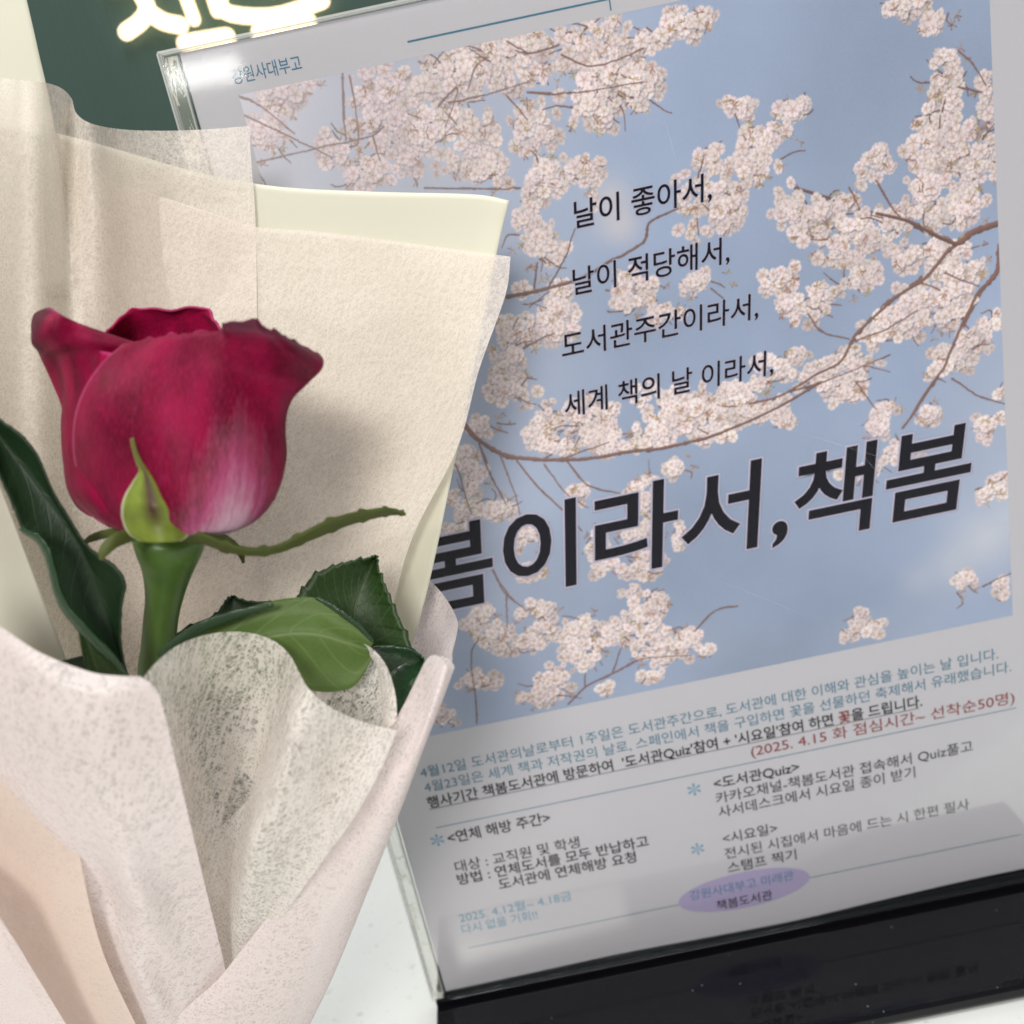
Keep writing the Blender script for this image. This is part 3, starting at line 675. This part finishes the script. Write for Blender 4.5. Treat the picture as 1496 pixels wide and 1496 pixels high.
    # left front flap, double tissue, and the layers under it
    sheet('front_flap', [
        [(-120,828,158),(-60,878,155),(0,915,153),(60,954,152),(130,981,152),(170,987,152),(205,988,153)],
        [(-110,900,160),(-50,930,156),(10,965,153),(70,1000,151),(135,1022,151),(185,1026,152),(232,1016,154)],
        [(-85,1010,166),(-25,1040,160),(35,1070,156),(95,1098,153),(160,1112,153),(212,1120,156),(258,1120,159)],
        [(-30,1150,180),(25,1170,172),(75,1188,166),(125,1205,162),(172,1212,160),(225,1215,164),(279,1208,169)],
        [(42,1290,200),(85,1298,191),(128,1304,185),(160,1308,186),(198,1310,175),(250,1308,184),(301,1300,188)],
        [(112,1425,222),(150,1430,214),(185,1432,207),(208,1432,197),(245,1432,203),(285,1428,207),(330,1420,211)],
        [(180,1560,246),(205,1560,240),(235,1560,234),(262,1560,231),(290,1560,231),(322,1560,234),(352,1555,239)],
        [(285,1745,276),(292,1745,274),(300,1745,272),(310,1745,271),(320,1745,272),(332,1745,273),(344,1745,275)]], 90, 110, T_FLAP)
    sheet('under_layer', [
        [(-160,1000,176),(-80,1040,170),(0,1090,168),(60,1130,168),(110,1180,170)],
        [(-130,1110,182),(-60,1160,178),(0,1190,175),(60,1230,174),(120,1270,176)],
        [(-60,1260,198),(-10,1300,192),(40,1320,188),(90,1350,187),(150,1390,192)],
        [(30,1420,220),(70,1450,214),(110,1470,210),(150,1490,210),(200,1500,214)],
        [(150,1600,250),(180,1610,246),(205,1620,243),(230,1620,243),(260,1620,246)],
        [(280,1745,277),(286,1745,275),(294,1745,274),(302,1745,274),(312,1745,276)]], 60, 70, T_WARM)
    sheet('under_layer', [
        [(-200,1180,186),(-120,1230,178),(-60,1280,172),(-20,1330,170)],
        [(-180,1280,192),(-100,1330,184),(-10,1338,178),(12,1360,176)],
        [(-120,1400,206),(-40,1440,198),(30,1430,190),(62,1440,188)],
        [(-20,1520,226),(40,1550,218),(90,1550,212),(130,1545,211)],
        [(150,1660,256),(190,1670,252),(215,1670,250),(235,1665,250)],
        [(280,1745,277),(286,1745,276),(292,1745,275),(298,1745,276)]], 50, 60, T_FLAP)
    # right front flap; its outer edge rolls round on itself
    sheet('front_flap', [
        [(612,984,186),(622,965,184),(632,957,182),(643,960,179),(652,972,176),(660,978,178),(664,974,184),(657,964,189),(645,958,190)],
        [(584,1040,184),(600,1016,183),(615,1004,181),(630,1004,177),(639,1012,174),(647,1018,176),(649,1014,182),(644,1006,187),(633,1000,189)],
        [(545,1103,181),(568,1082,181),(590,1072,179),(610,1072,176),(615,1078,174),(621,1084,176),(623,1082,182),(618,1076,187),(608,1070,190)],
        [(491,1185,183),(520,1172,183),(542,1165,181),(562,1166,179),(576,1172,179),(585,1178,182),(587,1178,188),(582,1172,193),(572,1168,196)],
        [(421,1298,192),(458,1288,191),(495,1285,191),(512,1288,191),(528,1294,194),(537,1298,199),(539,1298,206),(534,1294,211),(525,1290,214)],
        [(328,1420,206),(370,1418,205),(415,1420,206),(444,1424,209),(466,1428,214),(482,1430,220),(485,1430,227),(480,1428,232),(471,1426,235)],
        [(240,1530,222),(285,1535,222),(330,1540,224),(375,1545,228),(402,1548,234),(422,1548,242),(430,1548,249),(425,1546,253),(416,1544,256)],
        [(282,1745,272),(296,1745,271),(310,1745,271),(324,1745,272),(338,1745,275),(350,1745,279),(356,1745,284),(352,1745,287),(344,1745,288)]], 90, 110, T_FLAP)
    return root
wrapping()

# ------------------------------------------------------------------ rose
def petal_mat(name, pale, ucen, dark=1.0, rim_dark=.0, rim=((.44, 0.0), (.54, 1.0)), rv=(.80, .95)):
    t = NT(name); uv = t.uv(); sep = t.a('ShaderNodeSeparateXYZ', Vector=uv); u, v = sep.outputs[0], sep.outputs[1]
    n = t.noise(5, 5, .65, uv); nf = t.noise(60, 4, .7, t.mapv(uv, (2.2, .5, 1)))
    warp = t.noise(3.2, 3, .5, t.mapv(uv, (1, 1.2, 1)))
    ug = t.math('ADD', u, t.math('MULTIPLY', t.math('SUBTRACT', warp, .5), .10))
    du = t.math('ABSOLUTE', t.math('SUBTRACT', ug, ucen))
    reach = t.math('ADD', t.math('MULTIPLY', t.ramp(du, [(0, 1.0), (.08, .92), (.18, .66), (.30, .32), (.50, 0.0)], 'B_SPLINE'), .58*pale), t.math('ADD', t.math('MULTIPLY', t.math('SUBTRACT', nf, .5), .22), t.math('MULTIPLY', t.math('SUBTRACT', t.noise(16, 3, .6, t.mapv(uv, (1.6, .16, 1))), .5), .26)))
    g = t.math('DIVIDE', t.math('SUBTRACT', reach, v), .46, True)
    deep = t.mix(t.ramp(t.noise(3.1, 3, .55, t.mapv(uv, (1.5, 1, 1))), [(.30, .15), (.70, 1.0)], 'EASE'), c4(.085*dark, .001*dark, .009*dark), c4(.31*dark, .003*dark, .048*dark))
    # fine mottling and the veins that fan out from the base
    deep = t.mix(t.math('MULTIPLY', t.ramp(nf, [(.46, 0.0), (.74, 1.0)]), .5), deep, c4(.46*dark, .018*dark, .13*dark))
    col = t.mix(t.ramp(g, [(0, 0.0), (.4, .12), (.72, .6), (1, 1.0)]), deep, c4(.70, .52, .62))
    col = t.mix(t.math('MULTIPLY', t.ramp(g, [(.25, 0.0), (.5, 1.0), (.75, .3)]), .5), col, c4(.56, .045, .22))
    col = t.mix(t.math('MULTIPLY', t.ramp(u, [(.004, 1.0), (.016, 0.0)]), .6), col, c4(.50, .08, .20))
    ang = t.math('MULTIPLY', ug, 62.0)
    wv = t.math('SINE', t.math('ADD', ang, t.math('MULTIPLY', t.noise(2.5, 2, .5, uv), 9)))
    vein = t.ramp(wv, [(.955, 0.0), (.995, 1.0)])
    vein = t.math('MULTIPLY', vein, t.ramp(v, [(.0, .55), (.5, .35), (.8, 0.0)]))
    col = t.mix(t.math('MULTIPLY', vein, .8), col, c4(.20, .02, .08))
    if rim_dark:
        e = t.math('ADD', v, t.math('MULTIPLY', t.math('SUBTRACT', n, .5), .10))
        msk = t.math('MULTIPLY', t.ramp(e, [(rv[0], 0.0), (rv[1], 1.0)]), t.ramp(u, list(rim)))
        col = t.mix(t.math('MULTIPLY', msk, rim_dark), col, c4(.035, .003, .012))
    lip = t.math('MULTIPLY', t.ramp(v, [(.975, 0.0), (.992, 1.0)]), .55)
    col = t.mix(t.math('MULTIPLY', lip, t.ramp(u, [(.40, 1.0), (.5, .1)]) if rim_dark else 1.0), col, c4(.50, .07, .22))
    bm = t.bump(t.math('ADD', nf, t.math('MULTIPLY', wv, .12)), .18, .0003)
    d = t.pbr(Base_Color=col, Roughness=.55, Specular_IOR_Level=.14, Sheen_Weight=.06, Sheen_Roughness=.4, Sheen_Tint=c4(.9, .3, .5), Normal=bm)
    tr = t.a('ShaderNodeBsdfTranslucent', Color=col).outputs[0]
    return t.done(t.shmix(.16, d, tr))

def leaf_mat(name, c0, c1, vein, rough=.35, vs=9.0, spec=.5):
    t = NT(name); uv = t.uv(); sep = t.a('ShaderNodeSeparateXYZ', Vector=uv); u, v = sep.outputs[0], sep.outputs[1]
    n = t.noise(120, 4, .6, t.obj())
    a = t.math('ABSOLUTE', t.math('SUBTRACT', u, .5))
    mid = t.ramp(a, [(.0, 1.0), (.022, 0.0)])
    sv = t.math('SINE', t.math('MULTIPLY', t.math('SUBTRACT', v, t.math('MULTIPLY', a, .55)), vs*6.28))
    side = t.math('MULTIPLY', t.ramp(sv, [(.90, 0.0), (1.0, 1.0)]), .5)
    col = t.mix(n, c4(*c0), c4(*c1)); vo = t.a('ShaderNodeTexVoronoi', Scale=700.0, Vector=t.obj(), _feature='DISTANCE_TO_EDGE')
    net = t.ramp(vo.outputs['Distance'], [(.0, .35), (.08, 0.0)])
    vv = t.math('MAXIMUM', t.math('MAXIMUM', mid, side), t.math('MULTIPLY', net, .5))
    col = t.mix(t.math('MULTIPLY', vv, .75), col, c4(*vein))
    hgt = t.math('SUBTRACT', t.math('MULTIPLY', n, .7), vv)
    d = t.pbr(Base_Color=col, Roughness=rough, Specular_IOR_Level=spec, Normal=t.bump(hgt, .3, .0003))
    tr = t.a('ShaderNodeBsdfTranslucent', Color=t.mix(.5, col, c4(.18, .34, .03))).outputs[0]
    return t.done(t.shmix(.14, d, tr))

def rose():
    root = empty('rose', 'single crimson pink rose with pale base and serrated dark green leaves in the wrap', 'rose')
    D = 180
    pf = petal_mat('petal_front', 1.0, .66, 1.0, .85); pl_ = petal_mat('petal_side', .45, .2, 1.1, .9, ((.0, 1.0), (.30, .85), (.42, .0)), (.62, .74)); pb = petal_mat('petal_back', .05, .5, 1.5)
    def dz(u, cx, rx, depth): # front bulge of the cup
        q = max(0, 1-((u-cx)/rx)**2); return depth-20*math.sqrt(q)
    def rowf(pts, cx, rx, base, add=0):
        return [(u, v, dz(u, cx, rx, base)+add+(e[0] if e else 0)) for (u, v, *e) in pts]
    th = .00045
    front = [
        rowf([(196,768),(222,776),(246,780),(270,782),(292,782),(312,780),(330,778),(342,775),(350,772)], 275, 150, D, 9),
        rowf([(150,757,4),(182,768,4),(216,773,2),(252,776),(288,777),(320,775),(350,769),(374,758),(388,745)], 268, 150, D, 4),
        rowf([(126,722,6),(160,735,6),(200,742,3),(244,745),(288,746),(328,744),(366,737),(394,725),(409,706)], 265, 158, D, 0),
        rowf([(110,672,3),(148,682,3.5),(194,688,2),(242,690),(290,690),(334,688),(374,683),(402,675),(417,664)], 264, 162, D, -1),
        rowf([(109,618,-1),(146,626,-1.5),(192,630,-.5),(240,632),(290,632),(336,631),(374,628),(400,624),(416,620)], 263, 164, D, -1),
        rowf([(122,574,-2),(154,580,-2.5),(196,582,-1),(242,584),(292,585),(338,585),(376,584),(402,584),(424,586)], 266, 168, D, 0),
        rowf([(146,536),(172,538),(206,540),(248,541),(296,541),(342,543),(382,546),(414,550),(449,559,-2)], 272, 185, D, 1),
        rowf([(176,508),(200,505),(230,501),(268,497),(314,494),(348,506,-3),(390,514,-5),(426,526,-6),(468,540,-4)], 285, 200, D, 2),
        rowf([(186,503),(212,499),(242,494),(276,490),(320,486),(338,486,-4),(386,492,-7),(426,506,-8),(471,526,-5)], 285, 200, D, 3),
        rowf([(192,502),(220,497),(246,491),(276,488),(322,484),(331,471,-3),(383,472,-5),(424,496,-6),(463,515,-3)], 285, 200, D, 4)]
    G = surface(front, 110, 120)
    nv, nu, _ = G.shape
    for i in range(nv):                      # uneven, slightly torn rim
        for j in range(nu):
            s = max(0, (i/(nv-1)-.86)/.14); x = j/(nu-1)
            G[i, j, 1] += s*s*(2.2*math.sin(x*41)+1.6*math.sin(x*83+1)+(5 if .735 < x < .79 else 0)+(4 if .86 < x < .885 else 0))
            tt = i/(nv-1)
            G[i, j, 2] += .8*math.sin(x*9+tt*3)*math.sin(tt*math.pi)+.35*math.sin(x*23+tt*5)*tt
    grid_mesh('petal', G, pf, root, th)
    left = [
        [(158,768,180),(160,769,182),(164,770,179),(190,776,174),(230,780,173)],
        [(112,738,184),(106,726,182),(114,722,178),(150,735,173),(220,740,172)],
        [(97,690,185),(94,672,183),(104,668,178),(142,672,174),(215,675,173)],
        [(94,640,185),(91,618,183),(102,614,178),(138,615,174),(215,610,174)],
        [(93,600,185),(94,570,183),(104,565,178),(138,560,174),(212,550,175)],
        [(78,560,187),(83,530,183),(98,522,177),(130,518,174),(208,520,175)],
        [(60,520,186),(64,514,180),(82,505,173),(122,498,172),(203,510,174)],
        [(48,492,186),(50,500,177),(76,484,170),(120,481,172),(199,504,174)],
        [(50,462,184),(58,470,174),(84,464,170),(120,476,173),(197,502,175)],
        [(68,451,182),(76,451,176),(92,463,172),(122,477,174),(196,503,176)]]
    G = surface(left, 70, 90)
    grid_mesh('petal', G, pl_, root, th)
    back = [
        [(130,640,186),(190,650,194),(250,650,197),(310,650,194),(350,640,188)],
        [(138,560,186),(190,560,195),(250,560,198),(310,560,195),(350,555,188)],
        [(150,500,185),(190,500,192),(250,500,195),(305,500,192),(338,500,186)],
        [(156,484,183),(195,462,189),(250,462,192),(296,462,190),(326,484,184)],
        [(158,484,183),(180,459,187),(204,450,189),(252,452,190),(301,450,188),(313,468,186),(326,486,183)]]
    G = surface(back, 60, 60)
    for j in range(60):
        for i in range(60):
            G[i, j, 1] += max(0, i/59-.7)*3*(1.5*math.sin(j*.7)+math.sin(j*.31))
    grid_mesh('petal', G, pb, root, th)
    # petals on the far side and the furled heart
    for (cx, cy, r, h, ph, k) in [(262, 560, 16.5, 90, .6, 1), (262, 565, 12.5, 84, 2.4, 1), (262, 570, 8.5, 80, 4.2, 1), (262, 575, 5, 78, 5.6, 1)]:
        rows = []
        for tt in np.linspace(0, 1, 7):
            row = []
            for a in np.linspace(ph, ph+math.pi*1.35, 14):
                rr = r*(.35+.75*math.sin(min(1, tt*1.2+.1)*math.pi/2))*(1-.14*tt)
                sag = 26*(1-tt)+0
                row.append((cx+rr*math.cos(a)*8.1, 730-tt*(225-h*.0)+rr*math.sin(a)*-2.2*.5+(90-h)*.3, D+rr*math.sin(a)))
            rows.append(row)
        grid_mesh('petal', surface(rows, 50, 26), pb, root, th)
    grid_mesh('petal', surface([
        [(300,760,184),(360,750,190),(400,730,184)], [(300,690,192),(370,690,196),(417,670,186)], [(300,610,194),(370,610,197),(416,610,187)],
        [(310,545,194),(380,550,196),(440,556,186)], [(330,500,191),(400,515,193),(466,532,184)]], 30, 30), pb, root, th)
    # stem and hip
    stem_m = NT('stem_green'); o = stem_m.obj(); n = stem_m.noise(300, 4, .6, stem_m.mapv(o, (1, 1, .3)))
    stem_m = stem_m.done(stem_m.pbr(Base_Color=stem_m.mix(n, c4(.034, .085, .010), c4(.08, .165, .022)), Roughness=.4, Normal=stem_m.bump(n, .15, .0003)))
    prof = [(238,768,40),(243,778,50),(247,790,50),(248,805,47),(247,825,39),(244,848,32),(240,875,27),(235,905,25),(231,945,24.5),(226,985,24),(228,1100,23),(250,1300,20),(300,1550,16),(328,1735,13)]
    def depth_at(v): return 1/(.005348-.0019*((v-780)/970))*1.0-5
    nseg = 28; pr = crom(prof, 90); rows = []
    axis = (P(330, 1735, depth_at(1735))-P(248, 790, depth_at(790))).normalized()
    sx = axis.cross(FWD).normalized(); sy = axis.cross(sx).normalized()
    vs = []; fs = []
    for u, v, r in pr:
        c = P(u, v, depth_at(v)); rr = r*depth_at(v)/FPX/1000
        for k in range(nseg):
            a = k*math.tau/nseg; vs.append(c+sx*(rr*math.cos(a))+sy*(rr*math.sin(a)))
    for i in range(len(pr)-1):
        for k in range(nseg): fs.append((i*nseg+k, i*nseg+(k+1) % nseg, (i+1)*nseg+(k+1) % nseg, (i+1)*nseg+k))
    fs += [tuple(range(nseg)), tuple((len(pr)-1)*nseg+k for k in range(nseg))[::-1]]
    mesh('stem', vs, fs, stem_m, root, True)
    # sepals
    def sepal_mat():
        t = NT('sepal_green'); uv = t.uv(); s = t.a('ShaderNodeSeparateXYZ', Vector=uv); n = t.noise(7, 5, .7, uv)
        a = t.math('ABSOLUTE', t.math('SUBTRACT', s.outputs[0], .5))
        col = t.mix(n, c4(.10, .16, .012), c4(.30, .37, .045))
        st = t.math('MULTIPLY', t.ramp(a, [(.03, 1.0), (.2, 0.0)]), t.ramp(s.outputs[1], [(.08, 0.0), (.32, 1.0), (1, 1.0)]))
        col = t.mix(t.math('MULTIPLY', st, t.math('ADD', n, .45, True)), col, c4(.06, .018, .010))
        col = t.mix(t.ramp(a, [(.455, 0.0), (.478, 1.0)]), col, c4(.62, .62, .42))
        fn = t.noise(900, 3, .6, t.obj())
        return t.done(t.shmix(.15, t.pbr(Base_Color=col, Roughness=.5, Normal=t.bump(fn, .25, .0003)), t.a('ShaderNodeBsdfTranslucent', Color=col).outputs[0]))
    sm = sepal_mat()
    L = [(206,790),(188,778),(180,760),(179,742),(184,724),(196,704),(205,688),(201,676),(196,660),(192,641)]
    Rr = [(262,790),(273,782),(275,764),(269,745),(257,727),(238,708),(219,692),(207,677),(199,660),(193.5,640)]
    rows = []
    for k, (a, b) in enumerate(zip(L, Rr)):
        wd = (b[0]-a[0])/96
        rows.append([(a[0]+(b[0]-a[0])*s, a[1]+(b[1]-a[1])*s+(4*wd if k < 1 else 0)*math.sin(s*math.pi), 160.5+(s-.5)**2*18*wd-(1.8 if 2 < k < 7 else 0)*wd-k*.08) for s in (0, .25, .5, .75, 1)])
    grid_mesh('sepal', surface(rows, 30, 60), sm, root, .0005)
    def strip(name, cl, mat, ragged=0, twist=0):
        c = crom(cl, 70); vs_rows = []
        for i in range(70):
            d = c[min(i+1, 69), :2]-c[max(i-1, 0), :2]; d = d/np.linalg.norm(d); nrm = np.array([-d[1], d[0]]); wdt = c[i, 3]
            rg = ragged*(1 if (i % 9) in (3, 4) else 0)*rng.uniform(.3, 1)
            row = []
            for s in (-1, -.5, 0, .5, 1):
                off = wdt*s/2+(rg*(-1 if s < 0 else .5)*abs(s) if abs(s) == 1 else 0)
                row.append((c[i, 0]+nrm[0]*off, c[i, 1]+nrm[1]*off, c[i, 2]+(s*s)*wdt*.03+twist*s*wdt*.06))
            vs_rows.append(row)
        G = np.stack([crom(r, 9) for r in vs_rows]); return grid_mesh(name, G, mat, root, .0005)
    s2 = leaf_mat('sepal_outer', (.035, .065, .012), (.12, .15, .03), (.13, .05, .03), .55, 3, .3)
    strip('sepal', [(268,780,166,20),(296,786,166,13),(330,799,167,11),(368,806,168,9),(405,802,170,9),(440,787,172,12),(475,771,174,15),(508,759,176,14),(538,752,178,12),(560,748,179,10),(578,748,180,6),(593,751.5,180,.6)], s2, 4.5, 3.5)
    strip('sepal', [(196,780,170,16),(180,785,168,18),(164,793,166,17),(152,806,165,13),(148,818,165,3)], s2, 1)
    strip('sepal', [(190,778,182,10),(160,779,184,11),(135,786,186,9),(122,794,187,2)], s2, 1)
    strip('sepal', [(300,778,190,16),(330,790,196,14),(350,806,201,9),(356,822,203,2)], s2, 1)
    # leaves
    dark = leaf_mat('leaf_dark', (.007, .022, .008), (.014, .040, .014), (.022, .055, .02), .45, 10, .4)
    glossy = leaf_mat('leaf_glossy', (.014, .048, .020), (.026, .078, .030), (.02, .05, .02), .24, 8, .7)
    mid = leaf_mat('leaf_green', (.013, .042, .008), (.028, .070, .013), (.08, .14, .04), .45, 9, .4)
    under = leaf_mat('leaf_underside', (.060, .120, .022), (.125, .205, .045), (.19, .27, .08), .5, 6, .35)
    def leaf(name, left, midl, right, depth, fold, mat, teeth=0, nt=14, tl=True, tr=True, n=110):
        """edges and midrib as pixel polylines of (u, v); depth = (start, end); fold > 0 sinks the midrib"""
        A, M_, B_ = crom(left, n), crom(midl, n), crom(right, n); rows = []
        for i in range(n):
            t_ = i/(n-1); d = depth[0]+(depth[1]-depth[0])*t_; a, c, b = A[i].copy(), M_[i], B_[i].copy()
            ph = (t_*nt) % 1; tooth = teeth*(.7+.5*math.sin(int(t_*nt)*2.7+nt))*(ph**1.2)*(1 if .03 < t_ < .97 else 0)
            for e, on in ((a, tl), (b, tr)):
                if on:
                    dv = e-c; ln = np.linalg.norm(dv)
                    if ln > 4: e += dv/ln*(tooth-teeth*.5)
            ctrl = [(*a, d), (*(a*.55+c*.45), d+fold*.45+.6), (*c, d+fold), (*(b*.55+c*.45), d+fold*.45+.6), (*b, d)]
            rows.append(crom(ctrl, 17))
        return grid_mesh(name, np.stack(rows), mat, root, .00035)
    leaf('leaf', [(-80,560),(-20,650),(0,697),(16,733),(32,773),(50,788),(64,803),(76,833),(88,881),(116,917),(148,953),(186,988)],
         [(-80,540),(-30,600),(0,637),(40,689),(72,733),(98,768),(118,800),(134,835),(146,870),(158,905),(170,945),(188,992)],
         [(-80,520),(-30,575),(0,612),(30,634),(54,664),(76,715),(98,752),(128,797),(180,841),(177,895),(178,950),(190,1000)], (170, 178), 3.5, dark, 1.8, 30)
    leaf('leaf', [(114,914),(118,940),(122,965),(126,992)], [(126,925),(134,950),(142,975),(150,1000)], [(136,936),(150,955),(170,972),(188,996)], (176, 179), .5, mid, 0)
    # rolled glossy margin of the left leaf
    strip('leaf_margin', [(30,772,169,2),(40,778,168.5,6),(55,786,168,9),(68,804,168,10),(76,830,168.5,9),(84,862,169,10),(96,888,169.5,11),(116,912,170,12),(140,938,171,12),(165,962,172,10),(187,988,173,3)], glossy, 1.2, 1)
    leaf('leaf', [(226,968),(262,930),(300,910),(341,894),(381,882),(421,874),(461,874),(493,893),(520,912),(546,938)],
         [(226,985),(270,968),(310,955),(350,942),(390,930),(425,925),(455,925),(480,930),(510,940),(540,950)],
         [(240,1040),(290,1040),(330,1030),(370,1020),(410,1010),(440,1005),(465,1010),(490,1010),(520,1000),(545,960)], (186, 188), -1.5, under, 0)
    strip('leaf_margin', [(232,958,181,4),(250,942,181,10),(275,925,181,13),(305,911,181,14),(340,899,182,12),(375,889,182.5,8),(400,883,183,3)], glossy, 1.5, 1)
    strip('leaf_margin', [(462,873,185,2),(482,884,185,5),(505,900,185,6),(525,915,185.5,6),(545,937,186,2)], glossy, 1, 1)
    leaf('leaf', [(400,930),(425,885),(440,860),(458,838),(480,828),(505,820),(530,815),(549,811)],
         [(560,985),(545,960),(530,935),(520,915),(518,890),(525,865),(536,840),(550,811)],
         [(640,1010),(625,985),(606,952),(596,928),(580,893),(567,862),(556,836),(552,812)], (200, 204), 2, mid, 4.5, 13)
    leaf('leaf', [(235,950),(252,930),(280,912),(310,900),(324,884),(332,874),(339,870)], [(260,960),(285,940),(310,925),(335,912),(345,898),(345,884),(340,870)],
         [(420,960),(415,935),(408,900),(398,880),(380,879),(358,877),(341,870)], (206, 206), 1.5, dark, 3.5, 9)
    leaf('leaf', [(470,1040),(490,1000),(510,975),(530,955),(545,945),(570,944),(600,948),(620,962)], [(520,1090),(535,1050),(550,1015),(562,990),(578,975),(592,968),(606,966),(620,963)],
         [(570,1150),(585,1100),(590,1050),(600,1020),(610,1000),(616,985),(619,975),(621,964)], (196, 198), 3, glossy, 2.5, 8)
    # leaves further down, seen through the tissue
    leaf('leaf', [(30,1010),(55,980),(90,965),(130,960),(165,975),(185,1000)], [(40,1030),(70,1020),(100,1015),(130,1015),(160,1030),(180,1060)], [(50,1080),(80,1110),(110,1150),(140,1180),(150,1190),(160,1210)], (178, 186), 1, dark, 2, 9)
    leaf('leaf', [(230,1000),(250,1020),(270,1060),(290,1110),(310,1160),(325,1220)], [(280,1000),(300,1030),(315,1080),(325,1120),(330,1170),(332,1222)], [(350,990),(370,1030),(378,1080),(372,1130),(355,1180),(336,1225)], (196, 206), 1, dark, 2, 9)
    return root
rose()
